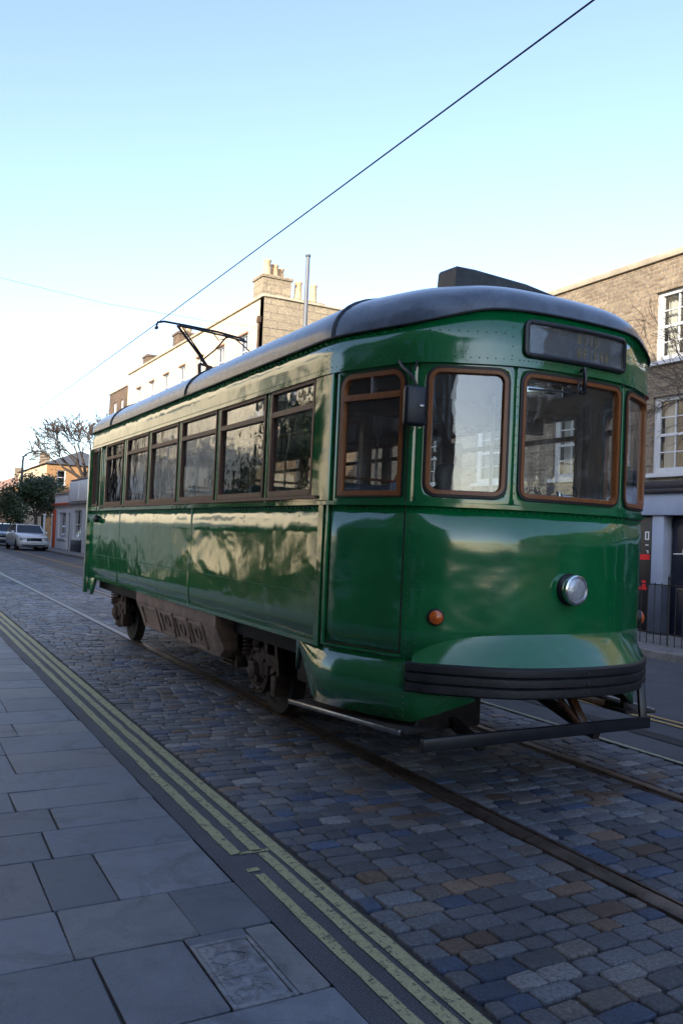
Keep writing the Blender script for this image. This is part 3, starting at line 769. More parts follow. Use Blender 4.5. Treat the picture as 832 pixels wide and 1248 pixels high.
# seams: cover strips of the side panels and the front door outline
g = MB()
for sg in (1, -1):
    for Y in (8.0, 10.9): 
        s = SY(Y)*sg; bandbox(g, s-.018, s+.018, .87, 1.81, .0, .003)
    s = SY(5.19)*sg; a, b = sorted((s-.03*sg, s+.03*sg)); bandbox(g, a, b, .845, 1.815, .0, .012)
    a, b = sorted((sg*SY(5.16), sg*SY(12.2))); bandbox(g, a, b, .845, .875, .0, .006)
    a, b = sorted((sg*SY(5.12), sg*SY(5.34))); bandbox(g, a, b, 1.85, 2.72, .0, .012)
build_each(g, 'cover_strip', M['green'], bo, smooth=25)
for sg in (1, -1):
    dr = MB(); s0, s1 = sB+.065, sB+.715
    for a, b, z0, z1 in ((s0, s0+.008, .885, 2.71), (s1-.008, s1, .885, 2.71), (s0+.008, s1-.008, .885, .893)):
        q = sorted((sg*a, sg*b)); bandbox(dr, q[0], q[1], z0, z1, -.002, .0025)
    dr.build('door_gap', M['gasket'], bo, smooth=0)

for sg in (1, -1):
    dl = MB(); q = sorted((sg*(sB+.055), sg*(sB+.72))); bandbox(dl, q[0], q[1], .868, .882, -.002, .014)
    q = sorted((sg*(sB+.72), sg*(sB+.738))); bandbox(dl, q[0], q[1], .87, 2.73, -.002, .02)
    q = sorted((sg*(sB+.665), sg*(sB+.674))); bandbox(dl, q[0], q[1], 1.86, 2.71, -.002, .012)
    dl.build('door_trim', M['green'], tram, smooth=25)

# windows: gasket, wooden frame, pane each -------------------------------------------------
for h, rb, rt, kind in WIN:
    wood = M['wood'] if kind in ('front', 'door') else M['wood2']
    g = MB()
    if kind in ('front', 'back'):
        ringstrip(g, h, rb, rt, [(-.006, .0), (-.006, .010), (.014, .010), (.014, .0)]); fr = g.build('window_frame', M['gasket'], tram)
        g = MB(); ringstrip(g, h, rb, rt, [(.010, .004), (.012, .014), (.034, .012), (.040, -.004), (.040, -.03)]); g.build('wooden_rim', wood, fr, smooth=50); ins = .038
    elif kind == 'door':
        ringstrip(g, h, rb, rt, [(-.004, 0), (-.004, .008), (.006, .008), (.006, -.004)]); fr = g.build('window_frame', M['gasket'], tram)
        g = MB(); ringstrip(g, h, rb, rt, [(.004, -.004), (.006, .009), (.036, .009), (.040, -.002), (.040, -.03)])
        bandbox(g, h[0]+.034, h[1]-.034, 2.515, 2.555, -.03, .012); g.build('wooden_rim', wood, fr, smooth=50); ins = .038
        g = MB(); bandbox(g, (h[0]+h[1])/2-.006, (h[0]+h[1])/2+.006, 2.55, h[3]-.03, -.02, .004); g.build('glazing_bar', M['steel'], fr)
    else:
        ringstrip(g, h, rb, rt, [(.0, .003), (.0, .010), (.024, .010), (.026, -.005), (.026, -.03)])
        if kind == 'side': bandbox(g, h[0]+.02, h[1]-.02, 2.515, 2.556, -.028, .010); bandbox(g, h[0]+.02, h[1]-.02, h[2]+.004, h[2]+.045, -.02, .013)
        fr = g.build('window_frame', wood, tram, smooth=50); ins = .024
    g = MB(); pane(g, h, rb, rt, ins, -.018); g.build('window_pane', M['glassside' if kind in ('side','rear') else 'glassfront'], fr, smooth=60)

# destination box
h = (-.435, .435, 2.79, 3.025)
g = MB(); ringstrip(g, h, .045, .045, [(-.006, .008), (-.004, .034), (.012, .042), (.026, .036), (.03, .016)]); db = g.build('destination_box', M['gasket' if False else 'blackpaint'], tram, smooth=50)
g = MB(); pane(g, h, .045, .045, .026, .0155); g.build('blind', M['blindgrey'], db)
g = MB(); pane(g, h, .045, .045, .028, .03); g.build('glass_cover', M['glassfront'], db, smooth=60)
g = MB(); random.seed(5)
for row, (za, zb_) in enumerate(((2.925, 2.985), (2.835, 2.90))):
    s = -.02
    for k in range(4 if row == 0 else 6):
        w_ = .036; 
        for st_ in range(3):
            if random.random() < .8: bandbox(g, -s-w_*.3*st_-.007-.0, -s-w_*.3*st_, za, zb_, .0165, .0185)
        if random.random() < .8: bandbox(g, -s-w_, -s, (za+zb_)/2-.004, (za+zb_)/2+.004, .0165, .0187)
        if random.random() < .5: bandbox(g, -s-w_, -s, zb_-.007, zb_, .0165, .0187)
        s += .05
g.build('blind_marks', M['amberfaint'], db)

# headlight, indicators
def face(s, z, n=0): 
    c = PT(s, z, n); o = (PT(s, z, n+.01)-c).normalized(); return c, o
s_h = .005
c, o = face(s_h, 1.325)
g = MB(); g.lathe([(.088,-.02),(.092,.03),(.098,.052),(.101,.062),(.096,.074),(.086,.078),(.082,.066)], c, o, 40); hl = g.build('headlight', M['chrome'], tram, smooth=45)
g = MB(); g.lathe([(.083,.064),(.07,.076),(.045,.084),(.02,.087),(.0,.088)], c, o, 32); g.build('lens', M['lens'], hl, smooth=60)
g = MB(); g.lathe([(.10,-.004),(.105,.0),(.102,.012),(.09,.014)], c, o, 40); g.build('mounting_ring', M['blackpaint'], hl)
for s_i, z_i in ((sB-.155, 1.128), (-(sB+.02), 1.10)):
    c, o = face(s_i, z_i)
    g = MB(); g.lathe([(.052,-.01),(.054,.012),(.05,.022),(.043,.024)], c, o, 28); ind = g.build('indicator_light', M['rubber'], tram)
    g = MB(); g.lathe([(.043,.02),(.043,.034),(.034,.042),(.0,.045)], c, o, 24); g.lathe([(.018,.043),(.014,.048),(.0,.05)], c, o, 16); g.build('amber_lens', M['amber'], ind)

# flared skirt above the bumper + ribbed bumper
SBE = sB-.02
def nb(s):
    t = min(1, abs(s)/SBE); return .028 + .15*(1-t**2.2)
g = MB(); rows = []
for s in srange(-SBE, SBE, .035):
    t = min(1, abs(s)/SBE); zt = .88 + .155*(1-t**4)**.8; nn = nb(s)*.93; row = []
    for k in range(9):
        u = k/8; row.append(PT(s, zt+(.842-zt)*u, .001+nn*(u**1.25)*(1.0)))
    rows.append(row)
g.grid(rows); fl = g.build('flared_skirt', M['green'], tram, smooth=60); outward(fl)
g = MB(); rows = []
prof = [(0,0)]; zs_ = .845; prof = [(-.10,.848),(-.01,.848)]
for k in range(3):
    z1 = .845-k*.062; prof += [(.003,z1-.003),(.011,z1-.008),(.013,z1-.030),(.011,z1-.052),(.003,z1-.057),(-.006,z1-.060)]
prof += [(-.02,.655),(-.10,.655)]
st2 = srange(-SBE-.03, SBE+.03, .035)
g.rings([[PT(s, z, nb(s)+n) for n, z in prof] for s in st2]); g.build('bumper', M['rubber'], tram, smooth=50)
g = MB()
for k in range(3): g.lathe([(.006,0),(.005,.004),(0,.005)], PT(0,.815-k*.062,nb(0)+.019), (0,-1,0), 8)
build_each(g, 'bumper_bolt', M['steel'], tram)

# mirror on arm, front bracket
c, o = face(sB+.02, 2.71)
g = MB(); g.tube([PT(sB+.14,2.74,.02), PT(sB+.10,2.70,.06), PT(sB+.02,2.62,.10), PT(sB-.005,2.55,.105)], .010, 8)
g.tube([PT(sB+.02,2.735,.02), PT(sB+.01,2.66,.09)], .006, 6); mi = g.build('wing_mirror', M['blackpaint'], tram)
m0 = PT(sB+.0,2.43,.12); g = MB(); ax = Matrix.Translation(m0) @ Matrix.Rotation(R_(-12),4,'Z')
g.box(-.072,.072,-.035,.03,-.125,.125,.022,ax); mh = g.build('mirror_housing', M['plastic'], mi, smooth=50)
g = MB(); g.box(-.06,.06,.030,.034,-.11,.11,.0,ax); g.build('mirror_glass', M['chrome'], mh)
g = MB(); g.box(.02,.05,-.042,-.034,-.01,.006,.002,ax); g.build('mirror_catch', M['steel'], mh)
g = MB(); g.tube([PT(.0,2.745,.03), PT(.0,2.76,.06), PT(.0,2.70,.075), PT(.0,2.63,.07), PT(-.0,2.60,.05)], [.012,.014,.015,.013,.008], 8)
g.tube([PT(.02,2.615,.06), PT(.04,2.60,.06), PT(.045,2.64,.06), PT(.03,2.67,.06)], .008, 6)
g.lathe([(.03,-.01),(.032,.015),(.02,.02)], PT(.0,2.62,.045), PT(0,2.62,.06)-PT(0,2.62,.05), 16); wm = g.build('wiper_motor', M['blackpaint'], tram)
g = MB(); g.beam(PT(.03,2.60,.03), PT(.40,2.585,.03), .008, .012); g.build('wiper_blade', M['blackpaint'], wm)
# cab rear-view mirror inside glass
g = MB(); g.beam(PT(.36,2.60,-.09), PT(.04,2.625,-.09), .012, .09, .01); g.build('interior_mirror', M['chrome'], tram)

# rear lamp and cord
c, o = face(SY(12.12), 1.70)
g = MB(); g.lathe([(.05,-.004),(.055,.03),(.05,.06),(.03,.075),(0,.08)], c, o, 20); g.tube([PT(SY(12.12),2.72,.03), PT(SY(12.1),2.3,.035), PT(SY(12.12),1.76,.04)], .006, 6); g.build('rear_lamp', M['blackpaint'], tram)
g = MB(); bandbox(g, SY(12.66), SY(12.98), .62, 2.72, -.002, .05); g.build('rear_door_edge', M['green'], tram, smooth=30)

# pantograph --------------------------------------------------------------------
Yp = 11.6
def ux(x, y, Y=Yp):      # pantograph points laid out on its own transverse plane Y = Yp
    return Vector(XY[(x, y)]) if False else None
pt = MB()
pt.tube([(3.20,Yp,4.47),(3.21,Yp,4.50),(3.30,Yp,4.525),(3.6,Yp,4.52),(4.1,Yp,4.50),(4.46,Yp,4.46),(4.54,Yp,4.42)], .016, 8)
pt.tube([(3.48,Yp-.14,4.46),(3.7,Yp-.14,4.455),(4.2,Yp-.14,4.42),(4.50,Yp-.14,4.38)], .014, 8)
pt.tube([(3.48,Yp,4.52),(3.48,Yp-.14,4.46)], .012, 6); pt.tube([(4.44,Yp,4.46),(4.44,Yp-.14,4.39)], .012, 6)
pg = pt.build('pantograph', M['iron'], tram)
g = MB(); g.tube([(3.49,Yp,4.50),(3.80,Yp-.05,4.14),(4.0,Yp-.08,3.88),(4.12,Yp-.08,3.68)], [.018,.022,.026,.03], 8); g.tube([(3.57,Yp,4.48),(3.86,Yp-.1,4.08)], .010, 6); g.build('lower_arm', M['iron'], pg)
g = MB(); g.tube([(4.26,Yp,4.48),(4.05,Yp-.06,4.22),(3.85,Yp-.06,4.03)], .012, 6); g.tube([(4.37,Yp,4.44),(4.5,Yp-.06,4.33),(4.66,Yp-.1,4.2)], .010, 6); g.tube([(4.0,Yp,4.50),(4.12,Yp,4.38),(4.26,Yp,4.44)], .008, 6); g.build('upper_arm', M['rustiron'], pg)
g = MB(); g.box(3.86,3.90,Yp-.4,Yp+.3,3.40,3.55,.01); g.box(4.14,4.18,Yp-.4,Yp+.3,3.40,3.55,.01); g.beam((3.84,Yp-.1,3.50),(3.81,Yp-.1,3.98),.055,.04,.008); g.beam((3.81,Yp-.1,3.98),(4.0,Yp-.1,3.95),.04,.03,.006)
g.lathe([(.04,-.06),(.05,-.03),(.05,.03),(.04,.06)],(3.97,Yp-.08,3.92),(0,1,0),16); g.build('base_frame', M['rustiron'], pg)
g = MB(); g.tube([(3.20,Yp,4.47),(3.19,Yp,4.42)], .012, 6); g.lathe([(.024,-.02),(.024,.02)], (3.195,Yp,4.42), (0,1,0), 12); g.build('horn_insulator', M['iron'], pg)

# interior -----------------------------------------------------------------------
g = MB(); pl = [PT(s, .90, -.045) for s in srange(-HALF, HALF-.05, .06)]
g.prism(pl, (0,0,.03)); g.build('floor', M['frame'], tram, smooth=0)
g = MB(); pl = [PT(s, 2.79, -.05) for s in srange(-HALF, HALF-.05, .06)]; g.prism(pl, (0,0,.02)); g.build('ceiling', M['liner'], tram, smooth=0)
def seat(x, y, w, m, face_=1):
    g = MB(); g.box(x-w/2, x+w/2, y-.2, y+.2, 1.30, 1.40, .03); se = g.build('seat', m, tram, loc=None)
    g = MB(); g.box(x-w/2, x+w/2, y+.16*face_-.04, y+.16*face_+.04, 1.38, 2.02, .035); g.build('backrest', m, se)
    g = MB(); 
    for dx in (-w/2+.06, w/2-.06): g.tube([(x+dx, y, .93), (x+dx, y, 1.3)], .018, 6)
    build_each(g, 'seat_leg', M['steel'], se)
    g = MB(); g.tube([(x-w/2+.03,y+.16*face_,2.0),(x-w/2+.05,y+.16*face_,2.06),(x+w/2-.05,y+.16*face_,2.06),(x+w/2-.03,y+.16*face_,2.0)], .012, 6); g.build('grab_rail', M['wood'], se)
seat(3.17, 5.52, .8, M['seat'])
for k in range(6):
    Y = 6.65 + k*.92
    seat(3.12, Y, .72, M['seat']); seat(4.74, Y, .72, M['seat'])
seat(3.36, 5.0, .36, M['seatpale'])
# driver's seat: black, rounded, with headrest
g = MB(); g.box(3.66,4.06,5.05,5.45,1.38,1.48,.04); ds = g.build('driver_seat', M['blackpaint'], tram)
g = MB(); g.rings([[Vector((3.86+w_*math.cos(a), 5.42+.05*math.sin(a), z)) for a in np.linspace(0, 2*math.pi, 17)[:-1]] for z, w_ in ((1.42,.19),(1.6,.20),(1.85,.205),(1.98,.18),(2.02,.13),(2.04,.10),(2.10,.12),(2.16,.115),(2.20,.08),(2.215,.03))]); g.build('backrest', M['blackpaint'], ds, smooth=60)
g = MB(); g.lathe([(.05,0),(.05,.5)], (3.86,5.25,.9), (0,0,1), 12); build_each(g, 'seat_leg', M['steel'], ds)
g = MB(); g.box(4.20,4.46,4.50,4.75,.93,1.83,.02); g.lathe([(.13,0),(.13,.03),(.06,.05)], (4.33,4.62,1.83), (0,0,1), 20); ct = g.build('controller', M['blackpaint'], tram)
g = MB(); g.tube([(4.33,4.62,1.86),(4.33,4.62,1.93),(4.22,4.55,1.95)], .016, 8); g.lathe([(.02,0),(.03,.03),(.02,.06)], (4.22,4.55,1.93), (0,0,1), 12); g.tube([(4.40,4.66,1.83),(4.44,4.6,1.99),(4.36,4.55,2.03)],.012,6); g.box(4.24,4.42,4.56,4.70,1.88,1.98,.03); g.build('control_handle', M['chrome'], ct)
g = MB(); g.tube([(3.72+.19*math.cos(a), 4.72+.15*math.sin(a), 1.86+.05*math.sin(a)) for a in np.linspace(0, 2*math.pi, 33)[:-1]], .013, 8, closed=True)
for a in (0,2.1,4.2): g.tube([(3.72,4.72,1.84),(3.72+.18*math.cos(a),4.72+.14*math.sin(a),1.86+.05*math.sin(a))], .009, 6)
g.tube([(3.72,4.72,.93),(3.72,4.72,1.85)], .025, 10); g.build('brake_wheel', M['wood'], tram)
g = MB()
for x in (3.30, 4.06): g.box(x-.045, x+.045, 5.72, 5.80, .93, 2.79, .006)
g.box(2.72, 5.10, 5.72, 5.79, 2.58, 2.79, .006)
g.build('bulkhead', M['liner'], tram)
g = MB()
for x, y in ((3.50, 5.15), (3.32, 7.6), (4.5, 7.6), (3.32, 9.9), (4.5, 9.9), (4.2, 5.3)): g.tube([(x, y, .93), (x, y, 2.79)], .015, 8)
build_each(g, 'grab_pole', M['chrome' if False else 'white'], tram)
g = MB()
for x in (3.35, 4.48): g.tube([(x, 5.9, 2.55), (x, 12.3, 2.55)], .014, 8)
for k in range(7):
    for x in (3.35, 4.48): g.tube([(x, 6.0+k, 2.55), (x, 6.0+k, 2.79)], .008, 6)
build_each(g, 'handrail', M['wood'], tram)
g = MB()
for k in range(5): g.box(3.82, 4.0, 5.9+k*1.35, 6.5+k*1.35, 2.755, 2.785, .01)
build_each(g, 'ceiling_lamp', M['white'], tram)
# driver-side wood partition fins behind the centre pane
g = MB(); g.box(4.0,4.06,5.5,5.70,.93,2.4,.006); g.build('cab_partition', M['liner'], tram)

# underframe -----------------------------------------------------------------------
g = MB()
for sg in (-1, 1): g.box(XC+sg*1.02-.04, XC+sg*1.02+.04, 4.9, 12.8, .68, .86, .006)
g.box(XC-1.0, XC+1.0, 5.1, 12.7, .80, .88)
for Y in (4.7, 7.6, 8.6, 9.6, 10.6): g.box(XC-1.0, XC+1.0, Y-.05, Y+.05, .68, .8, .004)
g.box(XC-.8, XC+.8, 4.35, 4.6, .66, .82, .01)
g.build('underframe', M['frame'], tram, smooth=25)
def wheelset(Y):
    g = MB()
    for sg in (-1, 1):
        x = XC+sg*.7175; g.lathe([(.0,-.05),(.10,-.05),(.11,-.03),(.25,-.025),(.27,-.05),(.335,-.05),(.335,.0),(.36,.03),(.365,.055),(.27,.055),(.26,.03),(.1,.04),(.0,.04)], (x, Y, .345), (-sg,0,0), 32)
    g.tube([(XC-.95, Y, .345), (XC+.95, Y, .345)], .06, 12); return g
def truck(Ya, Yb, name='bogie'):
    t = MB()
    for sg in (-1, 1):
        x = XC+sg*.93
        t.box(x-.03, x+.03, Ya-.42, Yb+.42, .46, .56, .008); t.box(x-.025, x+.025, (Ya+Yb)/2-.16, (Ya+Yb)/2+.16, .28, .74, .01)
        t.beam((x,Ya-.40,.5),(x,(Ya+Yb)/2,.30),.03,.05); t.beam((x,Yb+.40,.5),(x,(Ya+Yb)/2,.30),.03,.05)
    t.box(XC-.93, XC+.93, (Ya+Yb)/2-.12, (Ya+Yb)/2+.12, .5, .68, .01)
    b = t.build(name, M['rustiron'], tram, smooth=30)
    for Y in sorted({Ya, Yb}):
        wheelset(Y).build('wheelset', M['frame'], b, smooth=40)
        for sg in (-1, 1):
            x = XC+sg*.93; g = MB()
            g.lathe([(.20,-.05),(.215,.0),(.21,.03),(.17,.045),(.15,.03),(.13,.05),(.09,.06),(.075,.10),(.05,.115),(0,.12)], (x, Y, .40), (sg,0,0), 24)
            for k in range(8):
                a = k*math.pi/4+.2; g.lathe([(.016,.0),(.016,.055),(.008,.06)], (x, Y+.175*math.cos(a), .40+.175*math.sin(a)), (sg,0,0), 6)
            g.beam((x+sg*.07,Y-.10,.32),(x+sg*.07,Y+.08,.47),.04,.05,.006); g.beam((x+sg*.06,Y-.02,.60),(x+sg*.02,Y+.02,.76),.07,.09,.01)
            for zz in range(6): g.tube([(x+sg*.03+.05*math.cos(a), Y+.24+.05*math.sin(a), .50+zz*.035+a*.005) for a in np.linspace(0,6.2,11)], .013, 6)
            g.build('axle_box', M['rustiron'], b, smooth=35)
            g = MB(); g.box(x-.10, x+.03, Y-.52, Y-.42, .25, .42, .015); g.beam((x-.03,Y-.47,.42),(x-.03,Y-.40,.66),.05,.05); g.build('brake_shoe', M['rustiron'], b, smooth=30)
    return b
truck(6.88, 6.88); truck(11.95, 11.95)
# louvred resistor grid, brown equipment box
for sg in (-1, 1):
    g = MB(); x = XC+sg*1.02
    a, b = sorted((x, x-sg*.30)); g.box(a, b, 7.25, 7.30, .36, .70); g.box(a, b, 7.58, 7.62, .36, .70)
    for k in range(9): g.beam((x, 7.3, .375+k*.038), (x, 7.58, .375+k*.038), .05, .014)
    g.build('resistor_grid', M['rustiron'], tram, smooth=20)
    g = MB(); f = lambda n: XC+sg*(1.266-n)
    yy0, yy1 = 7.25, 9.98
    top = [(f(.03), .86), (f(.05), .845)]
    ring = lambda y, d: [Vector((f(.02), y, .855)), Vector((f(.02), y, .74)), Vector((f(.12), y, .44+d)), Vector((f(.62), y, .44+d)), Vector((f(.62), y, .855))]
    g.rings([ring(yy0, .09), ring(yy0+.12, 0), ring(yy1-.06, 0), ring(yy1, .05)])
    eb = g.build('equipment_box', M['equip'], tram, smooth=20)
    g = MB()
    def onbox(y, v, out=.006):   # v 0..1 down the sloping face
        return Vector((f(.02+.10*v)+sg*out, y, .74-.30*v))
    for y0, y1, v0, v1 in ((7.62,8.0,.12,.86),(8.12,8.5,.12,.86),(8.62,9.0,.12,.86),(9.15,9.75,.12,.86)):
        for (a, b) in (((y0,v0),(y1,v0)),((y1,v0),(y1,v1)),((y1,v1),(y0,v1)),((y0,v1),(y0,v0))): g.beam(onbox(a[0],a[1]), onbox(b[0],b[1]), .02, .022)
    for y in (8.06, 8.56): g.beam(onbox(y,.05,.012), onbox(y,.62,.012), .05, .03, .006)
    for y, v in ((7.8,.45),(8.3,.5),(8.8,.4)):
        g.tube([onbox(y+.07*math.cos(a), v+.2*math.sin(a), .008) for a in np.linspace(0,6.28,13)[:-1]], .007, 5, closed=True)
    for y in np.arange(7.5, 9.9, .15): g.lathe([(.012,0),(.008,.008),(0,.009)], onbox(y,-.12 if False else .03,.0), (sg,0,0), 6)
    g.build('box_hatch', M['equip'], eb, smooth=30)
g = MB(); g.box(2.98,3.66,4.62,5.35,.34,.79,.03); g.box(3.0,3.5,5.4,6.2,.42,.79,.02); g.build('underside_dark_box', M['frame'], tram)  # dark boxes added to fill the black underside behind the front apron
# footstep under the front doors
for sg in (-1, 1):
    g = MB(); a = Vector((XC+sg*1.30, 5.50, .405)); b = Vector((XC+sg*1.10, 4.33, .425))
    g.beam(a-Vector((sg*.14,0,0)), b-Vector((sg*.14,0,0)), .26, .022, .005); stp = g.build('footstep', M['frame'], tram)
    g = MB(); g.beam(a, b, .03, .035, .008); g.build('step_edge', M['steel'], stp)
    g = MB(); 
    for t in (.15, .55, .9): p = a.lerp(b, t)-Vector((sg*.2,0,0)); g.beam(p, p+Vector((-sg*.08,0,.38)), .03, .03)
    build_each(g, 'step_bracket', M['frame'], stp)
# lifeguard tray at the front
g = MB(); g.beam((2.74,3.99,.435),(4.57,3.99,.448),.035,.075,.006); tr = g.build('lifeguard_bar', M['frame' if False else 'blackpaint'], tram, smooth=30)
g = MB(); g.beam((4.53,4.0,.44),(4.55,4.05,.70),.05,.035,.005); build_each(g, 'hanger', M['blackpaint'], tr)
g = MB(); g.beam((3.98,4.02,.46),(3.84,4.2,.72),.05,.03,.004); g.beam((4.02,4.03,.46),(4.02,4.25,.74),.06,.035,.004); g.beam((4.0,4.2,.63),(4.26,4.1,.58),.05,.04,.004); g.build('wooden_strut', M['liner'], tr)
g = MB(); g.beam((XC-.5,4.3,.3),(XC-.5,5.2,.55),.06,.06); g.beam((XC+.5,4.3,.3),(XC+.5,5.2,.55),.06,.06)
g.beam((XC-.62,5.2,.5),(XC+.62,5.2,.5),.05,.05)
g.build('lifeguard_tray', M['frame'], tr)
g = MB(); g.box(XC+.75,XC+1.1,13.05,13.3,.5,.62,.02); g.build('rear_step', M['steel'], tram)

# ------------------------------------------------------------------ overhead wires and pole
g = MB(); g.tube([(3.25, y, z_) for y, z_ in ((-14,4.72),(-4,4.66),(2,4.61),(5,4.585),(8,4.56),(11.6,4.53),(18,4.50),(30,4.5),(50,4.52),(90,4.6))], .0058, 6); tag(g.build('contact_wire', M['wire']), 'long black overhead wire rising to the top right from the tram pantograph', 'overhead wire')
g = MB(); g.tube([(1.55,22.2,7.66),(2.38,22.15,7.58),(4.69,22.04,7.37),(7.66,22.0,7.35),(10.38,22,7.5)], .0045, 5); tag(g.build('span_wire', M['wire']), 'thin faint wire crossing the pale sky at the left, above the tram', 'overhead wire')
pole = thing('wire_pole', (10.42, 22, .12), 'tall slim grey pole with small cap standing behind the tram beside the cream building', 'pole')
g = MB(); g.tube([(10.42,22,.12),(10.42,22,.9),(10.42,22,.92),(10.42,22,9.72)], [.10,.10,.075,.058], 12); g.build('mast', M['galv'], pole)
g = MB(); g.lathe([(.07,0),(.085,.03),(.07,.07),(.02,.09)], (10.42,22,9.71), (0,0,1), 12); g.build('cap', M['galv'], pole)

# ------------------------------------------------------------------ buildings
def frame_of(O, u):
    O = Vector(O); u = Vector(u).normalized(); n = Vector((0,0,1)).cross(u)*-1   # outward normal to the right of u
    return O, u, n
def W3(fr, a, z, d=0.0): O, u, n = fr; return O + u*a + Vector((0,0,z)) + n*d
def facade(mb, fr, Wd, z0, z1, holes, rev=.12):
    us = sorted(set([0, Wd] + [h[0] for h in holes] + [h[1] for h in holes])); zs = sorted(set([z0, z1] + [h[2] for h in holes] + [h[3] for h in holes]))
    for i in range(len(us)-1):
        for j in range(len(zs)-1):
            cu = (us[i]+us[i+1])/2; cz = (zs[j]+zs[j+1])/2
            if any(h[0] < cu < h[1] and h[2] < cz < h[3] for h in holes): continue
            mb.add([W3(fr,us[i],zs[j]), W3(fr,us[i+1],zs[j]), W3(fr,us[i+1],zs[j+1]), W3(fr,us[i],zs[j+1])], [(0,1,2,3)])
    for h in holes:
        c = [(h[0],h[2]),(h[1],h[2]),(h[1],h[3]),(h[0],h[3])]
        for k in range(4):
            a = c[k]; b = c[(k+1) % 4]; mb.add([W3(fr,*a), W3(fr,*b), W3(fr,b[0],b[1],-rev), W3(fr,a[0],a[1],-rev)], [(0,1,2,3)])
def fbox(mb, fr, a0, a1, z0, z1, d0, d1, bev=0):
    O, u, n = fr; Mx = Matrix(((u.x,n.x,0,O.x),(u.y,n.y,0,O.y),(0,0,1,O.z),(0,0,0,1))); mb.box(a0, a1, d0, d1, z0, z1, bev, Mx)
WCACHE = {}
def sash(root, fr, h, cols=3, rows=(2,2), rev=.12, m=None, sill=True, curtain=True, key=''):
    """box-sash window; mesh data is shared by windows of one size"""
    w_ = h[1]-h[0]; ht = h[3]-h[2]; loc = W3(fr, h[0], h[2]); k = (round(w_,3), round(ht,3), cols, rows, key, tuple(round(c,3) for c in fr[1]))
    lf = (Vector((0,0,0)), fr[1], fr[2])
    if k in WCACHE:
        src = WCACHE[k]; c = copy_tree(src); c.parent = root; c.location = loc - Vector(root['_w']); c['_w'] = tuple(loc); return c
    m = m or M['offwhite']; g = MB(); d0, d1 = -rev, -rev+.06; t = .075 if key == 'b' else .055
    fbox(g, lf, 0, t, 0, ht, d0, d1); fbox(g, lf, w_-t, w_, 0, ht, d0, d1); fbox(g, lf, t, w_-t, ht-t, ht, d0, d1); fbox(g, lf, t, w_-t, 0, t*1.3, d0, d1)
    zm = ht*.5
    fbox(g, lf, t, w_-t, zm-.025, zm+.025, d0+.005, d1-.012)
    for r0, r1, rr, dd in ((t*1.3, zm-.025, rows[0], -.004), (zm+.025, ht-t, rows[1], .006)):
        fbox(g, lf, t, t+.035, r0, r1, d0, d1-.02+dd); fbox(g, lf, w_-t-.035, w_-t, r0, r1, d0, d1-.02+dd)
        for c in range(1, cols): a = t+(w_-2*t)*c/cols; fbox(g, lf, a-.012, a+.012, r0, r1, d0+.003, d1-.026+dd)
        for r in range(1, rr): z = r0+(r1-r0)*r/rr; fbox(g, lf, t+.035, w_-t-.035, z-.011, z+.011, d0+.004, d1-.030+dd)
    f = g.build('window', m, root, smooth=20, loc=loc)
    g = MB(); g.add([W3(lf,t,t,d0+.015), W3(lf,w_-t,t,d0+.015), W3(lf,w_-t,ht-t,d0+.015), W3(lf,t,ht-t,d0+.015)], [(0,1,2,3)]); g.build('pane', M['glass2'], f, smooth=0, loc=loc)
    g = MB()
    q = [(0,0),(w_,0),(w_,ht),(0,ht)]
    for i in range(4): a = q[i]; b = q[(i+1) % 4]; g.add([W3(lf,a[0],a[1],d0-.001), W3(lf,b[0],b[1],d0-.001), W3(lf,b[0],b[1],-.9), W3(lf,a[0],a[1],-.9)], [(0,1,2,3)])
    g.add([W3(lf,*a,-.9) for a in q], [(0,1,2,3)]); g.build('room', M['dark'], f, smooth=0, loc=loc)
    if curtain:
        g = MB(); 
        for c0, c1 in ((t+.02, w_*.30), (w_*.72, w_-t-.02)):
            n_ = 14; g.grid([[W3(lf, c0+(c1-c0)*i/n_, .05, -rev-.10+.02*math.sin(i*1.9)), W3(lf, c0+(c1-c0)*i/n_, ht-.03, -rev-.10+.02*math.sin(i*1.9))] for i in range(n_+1)])
        build_each(g, 'curtain', M['curtain'], f, smooth=60, loc=loc)
    if sill:
        g = MB(); fbox(g, lf, -.06, w_+.06, -.08, -.004, -rev, .07, .008); g.build('sill', m, f, smooth=20, loc=loc)
    WCACHE[k] = f; return f
def shell(mb, x0, x1, y0, y1, z0, z1, skip=()):
    """plain walls of a block except the sides built as facades"""
    c = {'S': [(x0,y0),(x1,y0)], 'E': [(x1,y0),(x1,y1)], 'N': [(x1,y1),(x0,y1)], 'W': [(x0,y1),(x0,y0)]}
    for k, (a, b) in c.items():
        if k in skip: continue
        mb.add([(*a,z0),(*b,z0),(*b,z1),(*a,z1)], [(0,1,2,3)])

# --- stock-brick terrace opposite, with blue-grey shopfront
bb = thing('brick_terrace', (12, 3, .12), 'stock brick terrace with white sash windows and a blue-grey shopfront behind the tram front', 'building')
YB0, YB1, ZTB = -24, 21.5, 6.93
fr = (Vector((12, YB1, 0)), Vector((0,-1,0)), Vector((-1,0,0)))
def ub(y): return YB1 - y
holes = []
centres = [c_ - .46 for c_ in (10.45, 13.0, 15.6, 18.2, 7.9, 5.3, 2.7, .1, -2.5, -5.1, -7.7, -10.3, -12.9, -15.5)]
for yc in centres:
    holes.append((ub(yc+.62), ub(yc-.62), 4.98, 6.24)); holes.append((ub(yc+.62), ub(yc-.62), 2.97, 4.34))
g = MB(); facade(g, fr, YB1-YB0, 2.80, ZTB-.12, holes); shell(g, 12, 21, YB0, YB1, .1, ZTB-.12, skip=('W',)); g.add([(12.3,YB0,ZTB-.2),(21,YB0,ZTB-.2),(21,YB1,ZTB-.2),(12.3,YB1,ZTB-.2)],[(0,1,2,3)])
